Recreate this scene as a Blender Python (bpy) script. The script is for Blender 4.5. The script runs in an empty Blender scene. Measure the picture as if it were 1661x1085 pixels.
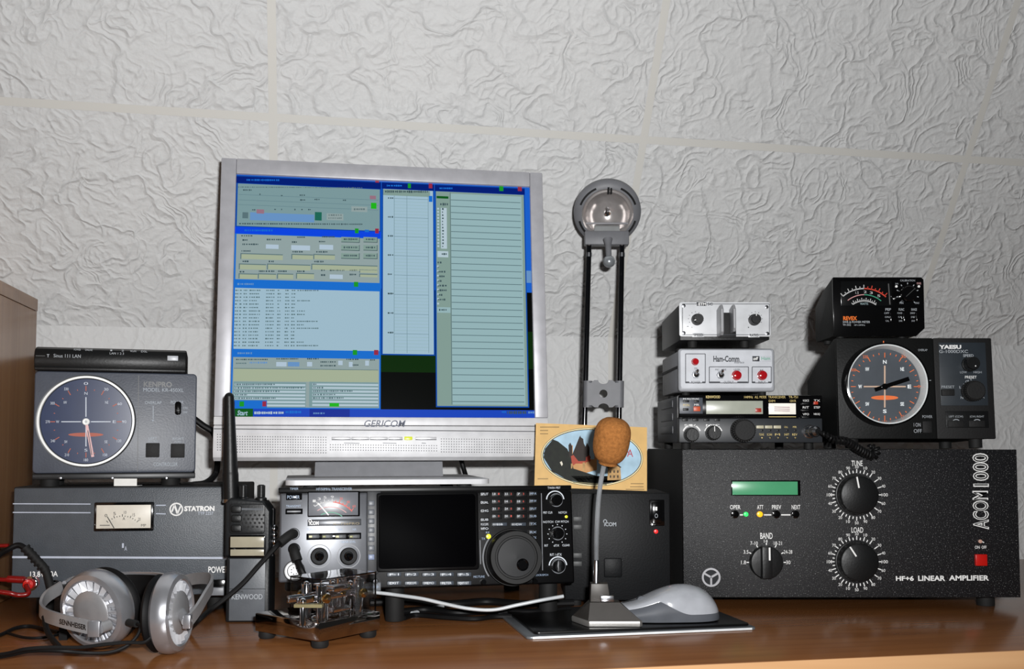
import bpy, bmesh, math, random
from mathutils import Vector, Matrix
random.seed(7)
SC = bpy.context.scene
COL = SC.collection
PI = math.pi
# ---------------------------------------------------------------- camera
F = 1615.0; CX = 830.5; CY = 630.0; TH = math.radians(3.2); H = 0.205
FW = Vector((0, math.cos(TH), math.sin(TH))); UP = Vector((0, -math.sin(TH), math.cos(TH))); RT = Vector((1, 0, 0))
EYE = Vector((0, 0, H))
def ray(px, py): return FW * F + RT * (px - CX) + UP * (CY - py)
def at(px, py, Y):
    d = ray(px, py); return EYE + d * (Y / d.y)
def onz(px, py, z):
    d = ray(px, py); return EYE + d * ((z - H) / d.z)
cd = bpy.data.cameras.new('camera'); cam = bpy.data.objects.new('camera', cd); COL.objects.link(cam)
cd.sensor_width = 36; cd.lens = F / 1661 * 36; cd.shift_y = (CY - 542.5) / 1661; cd.clip_start = 0.01
cam.location = EYE; cam.rotation_euler = (PI / 2 + TH, 0, 0); SC.camera = cam
# ---------------------------------------------------------------- materials
def lin(c):
    if isinstance(c, str): c = [int(c[i:i + 2], 16) / 255 for i in (0, 2, 4)]
    return tuple(x / 12.92 if x <= 0.04045 else ((x + 0.055) / 1.055) ** 2.4 for x in c)
MATS = {}
def mat(name, rgb, rough=0.5, metal=0.0, var=0.08, nscale=60, bump=0.0, bscale=400, spec=0.5, coat=0.0, emit=0.0, fleck=0.0, trans=0.0, alpha=1.0):
    if name in MATS: return MATS[name]
    m = bpy.data.materials.new(name); m.use_nodes = True; nt = m.node_tree; N = nt.nodes; Lk = nt.links
    b = N['Principled BSDF']; c = lin(rgb)
    tc = N.new('ShaderNodeTexCoord')
    nz = N.new('ShaderNodeTexNoise'); nz.inputs['Scale'].default_value = nscale; nz.inputs['Detail'].default_value = 3
    Lk.new(tc.outputs['Object'], nz.inputs['Vector'])
    rp = N.new('ShaderNodeValToRGB')
    rp.color_ramp.elements[0].position = .3; rp.color_ramp.elements[1].position = .7
    rp.color_ramp.elements[0].color = [x * (1 - var) for x in c] + [1]
    rp.color_ramp.elements[1].color = [min(1, x * (1 + var)) for x in c] + [1]
    Lk.new(nz.outputs['Fac'], rp.inputs['Fac'])
    out = rp.outputs['Color']
    if fleck:
        n2 = N.new('ShaderNodeTexNoise'); n2.inputs['Scale'].default_value = 700; n2.inputs['Detail'].default_value = 1
        Lk.new(tc.outputs['Object'], n2.inputs['Vector'])
        r2 = N.new('ShaderNodeValToRGB'); r2.color_ramp.elements[0].position = .62; r2.color_ramp.elements[1].position = .78
        Lk.new(n2.outputs['Fac'], r2.inputs['Fac'])
        mx = N.new('ShaderNodeMixRGB'); mx.inputs['Color2'].default_value = (fleck, fleck, fleck, 1)
        Lk.new(r2.outputs['Color'], mx.inputs['Fac']); Lk.new(out, mx.inputs['Color1']); out = mx.outputs['Color']
    Lk.new(out, b.inputs['Base Color'])
    b.inputs['Roughness'].default_value = rough; b.inputs['Metallic'].default_value = metal
    b.inputs['Specular IOR Level'].default_value = spec
    b.inputs['Coat Weight'].default_value = coat; b.inputs['Coat Roughness'].default_value = 0.05
    if emit:
        Lk.new(out, b.inputs['Emission Color']); b.inputs['Emission Strength'].default_value = emit
    if trans: b.inputs['Transmission Weight'].default_value = trans
    if bump:
        n3 = N.new('ShaderNodeTexNoise'); n3.inputs['Scale'].default_value = bscale; n3.inputs['Detail'].default_value = 2
        Lk.new(tc.outputs['Object'], n3.inputs['Vector'])
        bp = N.new('ShaderNodeBump'); bp.inputs['Strength'].default_value = bump; bp.inputs['Distance'].default_value = 0.001
        Lk.new(n3.outputs['Fac'], bp.inputs['Height']); Lk.new(bp.outputs['Normal'], b.inputs['Normal'])
    MATS[name] = m; return m
def screen_mat(name, rgb, k=1.0):
    """a lit pixel area of a display"""
    if name in MATS: return MATS[name]
    m = mat(name, '050505', rough=0.12, spec=0.35, var=0.0)
    b = m.node_tree.nodes['Principled BSDF']
    b.inputs['Emission Color'].default_value = (*lin(rgb), 1); b.inputs['Emission Strength'].default_value = k
    return m
BLK = mat('black_plastic', '111213', 0.42, bump=.12, spec=.35)
BLKG = mat('black_gloss', '060607', 0.12, coat=.5)
BLKM = mat('black_matte', '0b0b0c', 0.7, bump=.2)
GRY = mat('grey_lettering_ink', 'a8adb2', 0.6)
WHT = mat('white_ink', 'f0f0ee', 0.5, emit=0)
DGRY = mat('dark_grey_plastic', '2f3236', 0.45, bump=.12)
MGRY = mat('mid_grey_plastic', '77797e', 0.4)
LGRY = mat('light_grey_paint', 'c9cacb', 0.4)
SILV = mat('silver_paint', 'c4c4c8', 0.32, 0.55)
CHROME = mat('chrome', 'e6e6ea', 0.06, 1.0, var=.02)
STEEL = mat('brushed_steel', 'a9abb0', 0.25, 1.0)
ORNG = mat('orange_ink', 'e8701c', 0.5)
REDI = mat('red_ink', 'd0402c', 0.5)
REDP = mat('red_plastic', 'c01812', 0.3, coat=.3)
RUB = mat('black_rubber', '0a0a0a', 0.75)
CABLE = mat('black_cable_sheath', '0a0a0b', 0.55, spec=.25)
GRNI = mat('green_ink', '3c9a78', 0.5)
# ---------------------------------------------------------------- mesh builder
def basis(ax):
    a = Vector(ax).normalized()
    u = Vector((0, 0, 1)).cross(a)
    if u.length < 1e-4: u = Vector((1, 0, 0))
    u.normalize(); return u, a.cross(u), a
def rrect(x0, z0, x1, z1, r, n=5):
    if x0 > x1: x0, x1 = x1, x0
    if z0 > z1: z0, z1 = z1, z0
    r = min(r, (x1 - x0) / 2.001, (z1 - z0) / 2.001)
    P = []
    for cx, cz, a in ((x1 - r, z1 - r, 0), (x0 + r, z1 - r, 90), (x0 + r, z0 + r, 180), (x1 - r, z0 + r, 270)):
        for i in range(n + 1):
            t = math.radians(a + 90 * i / n); P.append((cx + r * math.cos(t), cz + r * math.sin(t)))
    return P
def circ_poly(cx, cz, r, n=40, rz=None):
    rz = rz or r
    return [(cx + r * math.cos(2 * PI * i / n), cz + rz * math.sin(2 * PI * i / n)) for i in range(n)]
def catmull(P, n=8):
    P = [Vector(p) for p in P]; Q = [P[0] * 2 - P[1]] + P + [P[-1] * 2 - P[-2]]; out = []
    for i in range(1, len(Q) - 2):
        a, b, c, d = Q[i - 1:i + 3]
        for k in range(n):
            t = k / n
            out.append(.5 * ((2 * b) + (c - a) * t + (2 * a - 5 * b + 4 * c - d) * t * t + (3 * b - 3 * c + d - a) * t ** 3))
    out.append(P[-1]); return out
_TXT = {}
def text_mesh(body, bold, shear):
    k = (body, bold, shear)
    if k not in _TXT:
        cu = bpy.data.curves.new('t', 'FONT'); cu.body = body; cu.size = 1; cu.offset = bold; cu.shear = shear
        cu.resolution_u = 3
        o = bpy.data.objects.new('t', cu); me = o.to_mesh()
        V = [v.co.copy() for v in me.vertices]; Fc = [tuple(p.vertices) for p in me.polygons]
        o.to_mesh_clear(); bpy.data.objects.remove(o); bpy.data.curves.remove(cu)
        xs = [v.x for v in V]; ys = [v.y for v in V]
        _TXT[k] = (V, Fc, min(xs), max(xs), min(ys), max(ys))
    return _TXT[k]
class MB:
    def __init__(s): s.v = []; s.f = []; s.m = []; s.mats = []
    def mi(s, m):
        if m not in s.mats: s.mats.append(m)
        return s.mats.index(m)
    def add(s, V, Fc, m):
        o = len(s.v); k = s.mi(m)
        s.v += [Vector(v) for v in V]
        for f in Fc: s.f.append(tuple(i + o for i in f)); s.m.append(k)
        return s
    def _bm(s, bm, m):
        bm.verts.index_update()
        s.add([v.co.copy() for v in bm.verts], [[v.index for v in f.verts] for f in bm.faces], m); bm.free(); return s
    def box(s, x0, x1, y0, y1, z0, z1, m, bev=0.0, seg=2):
        x0, x1 = sorted((x0, x1)); y0, y1 = sorted((y0, y1)); z0, z1 = sorted((z0, z1))
        bm = bmesh.new(); vs = [bm.verts.new((x, y, z)) for x in (x0, x1) for y in (y0, y1) for z in (z0, z1)]
        for q in ((0, 1, 3, 2), (4, 6, 7, 5), (0, 4, 5, 1), (2, 3, 7, 6), (0, 2, 6, 4), (1, 5, 7, 3)): bm.faces.new([vs[i] for i in q])
        if bev:
            bev = min(bev, .49 * min(x1 - x0, y1 - y0, z1 - z0))
            bmesh.ops.bevel(bm, geom=list(bm.edges), offset=bev, segments=seg, profile=.5, affect='EDGES')
        return s._bm(bm, m)
    def prism(s, poly, y0, y1, m, bev=0.0, axis='y', seg=2):
        """poly in the plane across axis; y: (x,z)  x: (y,z)  z: (x,y)"""
        def P(a, b, h): return (a, h, b) if axis == 'y' else ((h, a, b) if axis == 'x' else (a, b, h))
        bm = bmesh.new(); A = [bm.verts.new(P(a, b, y0)) for a, b in poly]; B = [bm.verts.new(P(a, b, y1)) for a, b in poly]
        n = len(poly); fa = bm.faces.new(A); fb = bm.faces.new(B[::-1])
        for i in range(n): bm.faces.new((A[i], B[i], B[(i + 1) % n], A[(i + 1) % n]))
        bmesh.ops.recalc_face_normals(bm, faces=bm.faces)
        if bev:
            bmesh.ops.bevel(bm, geom=list(fa.edges) + list(fb.edges) if fa.is_valid else list(bm.edges), offset=bev, segments=seg, profile=.5, affect='EDGES')
        return s._bm(bm, m)
    def lathe(s, prof, c, ax, m, n=32, closed=False, cap=True):
        u, w, a = basis(ax); c = Vector(c); V = []; Fc = []
        for r, h in prof:
            for i in range(n):
                t = 2 * PI * i / n; V.append(c + a * h + (u * math.cos(t) + w * math.sin(t)) * max(r, 1e-6))
        K = len(prof)
        for j in range(K - 1 + (1 if closed else 0)):
            p, q = j * n, ((j + 1) % K) * n
            for i in range(n):
                k = (i + 1) % n; Fc.append((p + i, p + k, q + k, q + i))
        if not closed and cap:
            if prof[0][0] > 1e-5: Fc.append(tuple(range(n))[::-1])
            if prof[-1][0] > 1e-5: Fc.append(tuple((K - 1) * n + i for i in range(n)))
        return s.add(V, Fc, m)
    def cyl(s, c, ax, r, h, m, n=28, bev=0.0, r2=None):
        r2 = r if r2 is None else r2
        if bev: return s.lathe([(r, 0), (r2, h - bev), (r2 - bev * .3, h - bev * .3), (r2 - bev, h)], c, ax, m, n)
        return s.lathe([(r, 0), (r2, h)], c, ax, m, n)
    def ball(s, c, r, m, n=16, sq=(1, 1, 1)):
        V = []; Fc = []; c = Vector(c)
        for j in range(n + 1):
            p = PI * j / n
            for i in range(2 * n):
                t = PI * i / n
                V.append(c + Vector((r * sq[0] * math.sin(p) * math.cos(t), r * sq[1] * math.sin(p) * math.sin(t), r * sq[2] * math.cos(p))))
        for j in range(n):
            for i in range(2 * n):
                k = (i + 1) % (2 * n); a, b = j * 2 * n, (j + 1) * 2 * n
                Fc.append((a + i, b + i, b + k, a + k))
        return s.add(V, Fc, m)
    def tube(s, P, r, m, n=10, smooth=8, prof=None, upv=None):
        P = catmull(P, smooth) if smooth else [Vector(p) for p in P]
        V = []; Fc = []; K = len(P); u = None
        rr = r if isinstance(r, (list, tuple)) else None
        for j in range(K):
            t = (P[min(j + 1, K - 1)] - P[max(j - 1, 0)]).normalized()
            if upv is not None: w = Vector(upv); w = (w - t * w.dot(t)).normalized(); u = w.cross(t)
            else:
                if u is None: u = t.orthogonal().normalized()
                u = (u - t * u.dot(t)).normalized(); w = t.cross(u)
            if prof:
                for a, b in prof: V.append(P[j] + u * a + w * b)
            else:
                q = rr[0] + (rr[1] - rr[0]) * j / (K - 1) if rr else r
                for i in range(n): V.append(P[j] + (u * math.cos(2 * PI * i / n) + w * math.sin(2 * PI * i / n)) * q)
        n = len(prof) if prof else n
        for j in range(K - 1):
            for i in range(n):
                k = (i + 1) % n; Fc.append((j * n + i, j * n + k, (j + 1) * n + k, (j + 1) * n + i))
        Fc.append(tuple(range(n))[::-1]); Fc.append(tuple((K - 1) * n + i for i in range(n)))
        return s.add(V, Fc, m)
    def ring(s, cx, cz, r0, r1, y0, y1, m, a0=0, a1=360, n=48):
        full = abs(a1 - a0) >= 360; V = []; Fc = []
        for i in range(n + 1):
            t = math.radians(a0 + (a1 - a0) * i / n); c, q = math.cos(t), math.sin(t)
            V += [(cx + r0 * c, y0, cz + r0 * q), (cx + r1 * c, y0, cz + r1 * q), (cx + r1 * c, y1, cz + r1 * q), (cx + r0 * c, y1, cz + r0 * q)]
        for i in range(n):
            for k in range(4): Fc.append((i * 4 + k, (i + 1) * 4 + k, (i + 1) * 4 + (k + 1) % 4, i * 4 + (k + 1) % 4))
        if not full: Fc += [(0, 1, 2, 3), (n * 4 + 3, n * 4 + 2, n * 4 + 1, n * 4)]
        return s.add(V, Fc, m)
    def bar(s, a, b, w, y0, y1, m):
        """flat stroke from a to b in the x-z plane"""
        a = Vector(a); b = Vector(b); d = (b - a).normalized(); n = Vector((-d.y, d.x)) * (w / 2)
        q = [a + n, b + n, b - n, a - n]
        V = [(p.x, y0, p.y) for p in q] + [(p.x, y1, p.y) for p in q]
        return s.add(V, [(3, 2, 1, 0), (4, 5, 6, 7), (0, 1, 5, 4), (1, 2, 6, 5), (2, 3, 7, 6), (3, 0, 4, 7)], m)
    def quad(s, x0, z0, x1, z1, y, m):
        return s.add([(x0, y, z0), (x1, y, z0), (x1, y, z1), (x0, y, z1)], [(0, 1, 2, 3)], m)
    def poly(s, pts, y, m): return s.add([(a, y, b) for a, b in pts], [tuple(range(len(pts)))], m)
    def text(s, body, x0, z0, x1, z1, y, m, bold=0.0, shear=0.0, rot=0):
        V, Fc, a, b, c, d = text_mesh(body, bold, shear)
        W = (b - a) or 1; Hh = (d - c) or 1; out = []
        for v in V:
            p = (v.x - a) / W; q = (v.y - c) / Hh
            if rot == 90: p, q = 1 - q, p
            out.append((x0 + (x1 - x0) * p, y, z0 + (z1 - z0) * q))
        return s.add(out, Fc, m)
    def build(s, name, parent=None, smooth=35, label=None):
        me = bpy.data.meshes.new(name); me.from_pydata(s.v, [], s.f)
        for m in s.mats: me.materials.append(m)
        me.polygons.foreach_set('material_index', s.m)
        me.validate(); me.update()
        if smooth:
            me.polygons.foreach_set('use_smooth', [True] * len(me.polygons)); me.set_sharp_from_angle(angle=math.radians(smooth))
        o = bpy.data.objects.new(name, me); COL.objects.link(o)
        if parent is not None: o.parent = parent
        if label: o['label'] = label
        return o
def fix_normals(o):
    bm = bmesh.new(); bm.from_mesh(o.data); bmesh.ops.recalc_face_normals(bm, faces=bm.faces); bm.to_mesh(o.data); bm.free()
def tag(o, label, cat, group=None):
    o['label'] = label; o['category'] = cat
    if group: o['group'] = group
    return o
def struct(o, label=None):
    o['kind'] = 'structure'
    if label: o['label'] = label
    return o
def empty(name, label, cat, loc=(0, 0, 0), rot=None, group=None):
    o = bpy.data.objects.new(name, None); o.empty_display_size = .02; COL.objects.link(o)
    M = Matrix.Translation(Vector(loc))
    if rot is not None: M = M @ rot.to_4x4()
    o.matrix_world = M; return tag(o, label, cat, group)
class Dev:
    """a thing with a front panel at local y=0 (x right, z up, y to the back)"""
    def __init__(s, name, label, cat, ref, yaw=0, tilt=0, roll=0, z=None, group=None):
        o = at(*ref)
        if z is not None: o.z = z
        s.R = (Matrix.Rotation(math.radians(yaw), 3, 'Z') @ Matrix.Rotation(math.radians(-tilt), 3, 'X') @ Matrix.Rotation(math.radians(roll), 3, 'Y'))
        s.o = o; s.Ri = s.R.transposed(); s.root = empty(name, label, cat, o, s.R, group); s.let = {}; s.grp = None; s.nt = 0
        s.k = o.y / F
    def L(s, px, py, off=0.0):
        e = s.Ri @ (EYE - s.o); d = s.Ri @ ray(px, py); p = e + d * ((-off - e.y) / d.y); return p.x, p.z
    def W(s, p): return s.o + s.R @ Vector(p)
    def loc(s, w): return s.Ri @ (Vector(w) - s.o)
    def rect(s, px0, py0, px1, py1, off=0.0):
        xm, zm = (px0 + px1) / 2, (py0 + py1) / 2
        x0 = s.L(px0, zm, off)[0]; x1 = s.L(px1, zm, off)[0]; z0 = s.L(xm, py1, off)[1]; z1 = s.L(xm, py0, off)[1]
        return x0, z0, x1, z1
    def box(s, name, px0, py0, px1, py1, f, b, m, bev=.0008, parent=None, label=None, r=None):
        """block whose front is at local y=-f over the pixel rectangle, back at y=b"""
        x0, z0, x1, z1 = s.rect(px0, py0, px1, py1, f); mb = MB()
        if r is not None: mb.prism(rrect(x0, z0, x1, z1, r), -f, b, m, bev)
        else: mb.box(x0, x1, -f, b, z0, z1, m, bev)
        return mb.build(name, parent or s.root, label=label)
    def knob(s, name, px, py, rp, h, m, skirt=None, ptr=None, label=None, ribs=0, top=None, base=0.0):
        """round knob; ptr=(angle from up clockwise, material)"""
        x, z = s.L(px, py, h * .5 + base); r = rp * s.k; mb = MB()
        if skirt: mb.cyl((x, -base, z), (0, -1, 0), r * skirt, h * .25, m, 36, .0004)
        mb.lathe([(r, 0), (r, h * .8), (r * .96, h * .95), (r * .88, h), (0, h)], (x, -base, z), (0, -1, 0), m, 40)
        if ribs:
            for i in range(ribs):
                t = 2 * PI * i / ribs
                mb.cyl((x + r * math.cos(t), -base, z + r * math.sin(t)), (0, -1, 0), r * .07, h * .85, m, 6)
        if top: mb.lathe([(r * .7, h + .0001), (r * .66, h + .0006), (0, h + .0006)], (x, -base, z), (0, -1, 0), top, 32)
        o = mb.build(name, s.root, label=label)
        if ptr:
            a = math.radians(ptr[0]); d = Vector((math.sin(a), math.cos(a))); c = Vector((x, z)); q = MB()
            q.bar(c + d * r * (ptr[2] if len(ptr) > 2 else .25), c + d * r * .95, r * (ptr[3] if len(ptr) > 3 else .12), -base - h - .0006, -base - h + .0004, ptr[1]); q.build('pointer', o)
        return o
    def _mb(s, m, txt):
        if s.grp: k = (s.grp, m.name)
        elif txt: s.nt += 1; k = ('lettering', s.nt)
        else: k = ('marking', m.name)
        return s.let.setdefault(k, MB())
    def t(s, body, px0, py0, px1, py1, m=None, bold=.0, off=0.0, shear=0.0, rot=0):
        m = m or WHT; x0, z0, x1, z1 = s.rect(px0, py0, px1, py1, off)
        s._mb(m, 1).text(body, x0, z0, x1, z1, -off - .0004, m, bold, shear, rot)
    def stroke(s, px0, py0, px1, py1, wp, m=None, off=0.0):
        m = m or WHT; s._mb(m, 0).bar(s.L(px0, py0, off), s.L(px1, py1, off), wp * s.k, -off - .0004, -off + .0004, m)
    def arc(s, px, py, r0, r1, a0, a1, m=None, off=0.0):
        m = m or WHT; x, z = s.L(px, py, off)
        s._mb(m, 0).ring(x, z, r0 * s.k, r1 * s.k, -off - .0004, -off + .0004, m, a0, a1, 24)
    def done(s):
        for (g, _), mb in s.let.items(): mb.build(g, s.root, smooth=0)
        s.let = {}
def feet(D, pts, h, r=.006, m=None, y=None):
    """rubber feet below the local z=0 plane"""
    for x, yy in pts:
        MB().cyl((x, yy, 0.0005), (0, 0, -1), r, h + .0005, m or RUB, 20, .0008).build('foot', D.root)
# ---------------------------------------------------------------- room
PSI = math.radians(10.9); AL = Vector((math.cos(PSI), math.sin(PSI), 0)); NB = Vector((-math.sin(PSI), math.cos(PSI), 0))  # along the wall / towards the wall
DK = 1.62; SL = math.radians(58)
W0 = Vector((0, DK, 0)); ZJ = H + (720.3 - 543) / F * DK
RW = Matrix((AL, NB, Vector((0, 0, 1)))).transposed()
def seam_u(px, py):
    n = NB * math.sin(SL) + Vector((0, 0, 1)) * math.cos(SL)
    p0 = W0 + Vector((0, 0, ZJ)); d = ray(px, py); p = EYE + d * ((p0 - EYE).dot(n) / d.dot(n))
    return (p - p0).dot(AL), (p - p0).z / math.sin(SL)
def plaster(name, seams_v, u0, tile, strength, flat=0.5, tall=False):
    """white foam tile with a swirling comb relief; local x along the tile, y up the tile"""
    m = bpy.data.materials.new(name); m.use_nodes = True; nt = m.node_tree; N = nt.nodes; Lk = nt.links; b = N['Principled BSDF']
    b.inputs['Roughness'].default_value = .6; b.inputs['Specular IOR Level'].default_value = .3
    def M(op, a, c=None, d=None):
        n = N.new('ShaderNodeMath'); n.operation = op
        for i, x in enumerate((a, c, d)):
            if x is None: continue
            if isinstance(x, (int, float)): n.inputs[i].default_value = x
            else: Lk.new(x, n.inputs[i])
        return n.outputs[0]
    tc = N.new('ShaderNodeTexCoord'); sep = N.new('ShaderNodeSeparateXYZ'); Lk.new(tc.outputs['Object'], sep.inputs[0])
    def noise(vec, sc, det=2, rough=.5, dist=0):
        n = N.new('ShaderNodeTexNoise'); n.inputs['Scale'].default_value = sc; n.inputs['Detail'].default_value = det
        n.inputs['Roughness'].default_value = rough; n.inputs['Distortion'].default_value = dist; Lk.new(vec, n.inputs['Vector']); return n
    def vadd(a, bvec, k):
        s1 = N.new('ShaderNodeVectorMath'); s1.operation = 'SUBTRACT'; Lk.new(bvec, s1.inputs[0]); s1.inputs[1].default_value = (.5, .5, .5)
        s2 = N.new('ShaderNodeVectorMath'); s2.operation = 'SCALE'; Lk.new(s1.outputs[0], s2.inputs[0]); s2.inputs['Scale'].default_value = k
        s3 = N.new('ShaderNodeVectorMath'); s3.operation = 'ADD'; Lk.new(a, s3.inputs[0]); Lk.new(s2.outputs[0], s3.inputs[1]); return s3.outputs[0]
    co = tc.outputs['Object']
    w1 = vadd(co, noise(co, 13, 2).outputs['Color'], .055)
    w2 = vadd(w1, noise(co, 45, 2).outputs['Color'], .014)
    # swirls: rings round scattered centres
    def rings(vec, vs, freq, ph):
        v = N.new('ShaderNodeTexVoronoi'); v.feature = 'SMOOTH_F1'; v.inputs['Scale'].default_value = vs; v.inputs['Smoothness'].default_value = .25; Lk.new(vec, v.inputs['Vector'])
        return M('SINE', M('ADD', M('MULTIPLY', v.outputs['Distance'], freq), M('MULTIPLY', noise(co, 14, 1).outputs['Fac'], ph)))
    r1 = rings(w2, 12.0, 42, 9)
    # streaks: iso-lines of a warped noise
    n1 = noise(w2, 9, 1, .4, .6).outputs['Fac']
    st = M('SINE', M('MULTIPLY', n1, 100))
    msk = N.new('ShaderNodeValToRGB'); msk.color_ramp.elements[0].position = .42; msk.color_ramp.elements[1].position = .58
    Lk.new(noise(co, 10, 1).outputs['Fac'], msk.inputs['Fac'])
    mixn = N.new('ShaderNodeMix'); mixn.data_type = 'FLOAT'; Lk.new(msk.outputs['Color'], mixn.inputs[0]); Lk.new(r1, mixn.inputs[2]); Lk.new(st, mixn.inputs[3])
    rid = M('POWER', M('MULTIPLY', M('ADD', mixn.outputs[0], 1), .5), 2.6)
    # broken up: amplitude varies, some places almost flat
    amp = N.new('ShaderNodeValToRGB'); amp.color_ramp.elements[0].position = .38; amp.color_ramp.elements[0].color = (.22, .22, .22, 1); amp.color_ramp.elements[1].position = .62
    Lk.new(noise(w1, 24, 2).outputs['Fac'], amp.inputs['Fac'])
    hgt = M('MULTIPLY', rid, amp.outputs['Color'])
    # long raised veins
    vn = M('ABSOLUTE', M('SUBTRACT', noise(w2, 8.5, 2, .5).outputs['Fac'], .5))
    vein = M('POWER', M('SUBTRACT', 1, M('MINIMUM', M('MULTIPLY', vn, 30), 1)), 1.5)
    hgt = M('MAXIMUM', hgt, M('MULTIPLY', vein, 1.25))
    grain = noise(co, 210, 3).outputs['Fac']
    r2 = rings(vadd(w2, noise(co, 60, 1).outputs['Color'], .01), 21.0, 30, 6)
    fine = M('MULTIPLY', M('POWER', M('MULTIPLY', M('ADD', r2, 1), .5), 2.0), noise(w1, 20, 2).outputs['Fac'])
    hgt = M('ADD', hgt, M('MULTIPLY', fine, .62))
    hgt = M('ADD', hgt, M('MULTIPLY', grain, .34))
    # seams: flat fillet strips
    def strip(coord, pos, wd):
        return M('LESS_THAN', M('ABSOLUTE', M('SUBTRACT', coord, pos)), wd)
    fu = M('ABSOLUTE', M('SUBTRACT', M('MODULO', M('ADD', sep.outputs['X'], 20 * tile + tile / 2 - u0), tile), tile / 2))
    s = M('LESS_THAN', fu, .0058)
    for v in seams_v: s = M('MAXIMUM', s, strip(sep.outputs['Y'], v, .0058))
    hgt = M('ADD', M('MULTIPLY', hgt, M('SUBTRACT', 1, s)), M('MULTIPLY', s, .95))
    bp = N.new('ShaderNodeBump'); bp.inputs['Strength'].default_value = strength; bp.inputs['Distance'].default_value = .0042
    Lk.new(hgt, bp.inputs['Height']); Lk.new(bp.outputs['Normal'], b.inputs['Normal'])
    cr = N.new('ShaderNodeValToRGB'); cr.color_ramp.elements[0].color = (*lin('d8d9d9'), 1); cr.color_ramp.elements[1].color = (*lin('e6e6e5'), 1)
    Lk.new(noise(co, 3, 3).outputs['Fac'], cr.inputs['Fac'])
    mx = N.new('ShaderNodeMixRGB'); mx.inputs['Color2'].default_value = (*lin('dedcd6'), 1); Lk.new(s, mx.inputs['Fac']); Lk.new(cr.outputs['Color'], mx.inputs['Color1'])
    Lk.new(mx.outputs['Color'], b.inputs['Base Color']); return m
us = [seam_u(435, 185), seam_u(1045, 222), seam_u(1560, 267)]
VSEAM = sum(x[1] for x in us) / 3; TILE = (us[2][0] - us[0][0]) / 2; U0 = us[1][0]
print('seams', us, TILE)
mw = plaster('relief_tile_slope', [VSEAM, VSEAM + TILE], U0, TILE, .52)
mk = plaster('relief_tile_knee', [], U0, TILE, .3)
# sloping ceiling: local x along, y up the slope, z out of the face towards the room
def slab(name, origin, X, Y, x0, x1, y0, y1, th, m):
    Z = X.cross(Y); o = MB().box(x0, x1, y0, y1, -th, 0, m).build(name, smooth=0)
    M4 = Matrix((X, Y, Z)).transposed().to_4x4(); M4.translation = origin; o.matrix_world = M4; return struct(o)
J = W0 + Vector((0, 0, ZJ))
slab('ceiling', J, AL, (-NB * math.cos(SL) + Vector((0, 0, 1)) * math.sin(SL)), -2.2, 2.4, 0, 1.9, .03, mw)['label'] = 'sloping attic ceiling of white relief tiles'
slab('wall_back', W0, AL, Vector((0, 0, 1)), -2.2, 2.4, -.75, ZJ, .03, mk)['label'] = 'low white relief knee wall behind the desk'
# floor far below (keeps the room closed underneath)
mf = mat('floor_carpet', '6d6258', .9, bump=.4, bscale=300)
fl = MB().box(-2.2, 2.4, -3, 0, -.78, -.75, mf).build('floor', smooth=0); M4 = RW.to_4x4(); M4.translation = W0; fl.matrix_world = M4; struct(fl)
# ---------------------------------------------------------------- wood
def wood(name, c0, c1, rough, spec=.5, coat=0, ax=0):
    m = bpy.data.materials.new(name); m.use_nodes = True; nt = m.node_tree; N = nt.nodes; Lk = nt.links; b = N['Principled BSDF']
    tc = N.new('ShaderNodeTexCoord'); mp = N.new('ShaderNodeMapping'); Lk.new(tc.outputs['Object'], mp.inputs['Vector'])
    sc = [1, 1, 1]; sc = [34, 34, 34]; sc[ax] = 2.2; mp.inputs['Scale'].default_value = sc
    nz = N.new('ShaderNodeTexNoise'); nz.inputs['Scale'].default_value = 1.6; nz.inputs['Detail'].default_value = 5; nz.inputs['Distortion'].default_value = .6
    Lk.new(mp.outputs[0], nz.inputs['Vector'])
    cr = N.new('ShaderNodeValToRGB'); cr.color_ramp.elements[0].position = .32; cr.color_ramp.elements[1].position = .7
    cr.color_ramp.elements[0].color = (*lin(c0), 1); cr.color_ramp.elements[1].color = (*lin(c1), 1)
    Lk.new(nz.outputs['Fac'], cr.inputs['Fac']); Lk.new(cr.outputs['Color'], b.inputs['Base Color'])
    b.inputs['Roughness'].default_value = rough; b.inputs['Specular IOR Level'].default_value = spec; b.inputs['Coat Weight'].default_value = coat; b.inputs['Coat Roughness'].default_value = .12
    return m
BEECH = wood('beech_laminate_shaded', '80502c', '925f36', .22, .6)  # desk top coloured darker for grazing flash and dark reflections
BEECHE = wood('beech_edge_lit', 'c9986a', 'd4a678', .4)  # same beech coloured paler where the flash strikes head-on
BEECHC = wood('beech_cabinet', 'a5764e', 'b58558', .25, .5, ax=2)
# desk
pf = onz(1340, 1069, 0)                      # a point on the front edge
dl = (pf - W0).dot(NB); desk_root = empty('desk', 'beech laminate desk with a front edge coloured paler for the flash carrying all the radio gear', 'desk', W0, RW)
MB().box(-1.3, 1.3, dl + .002, -.004, -.028, 0, BEECH, .0008).build('desk_top', desk_root)
MB().box(-1.3, 1.3, dl, dl + .0018, -.028, -.0002, BEECHE, .0006).build('edge_band', desk_root, label='beech front edge coloured paler for the flash on it')
for x in (-1.25, 1.25): MB().box(x - .014, x + .014, dl + .05, -.05, -.75, -.0285, BEECHC, .001).build('leg', desk_root)
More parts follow.
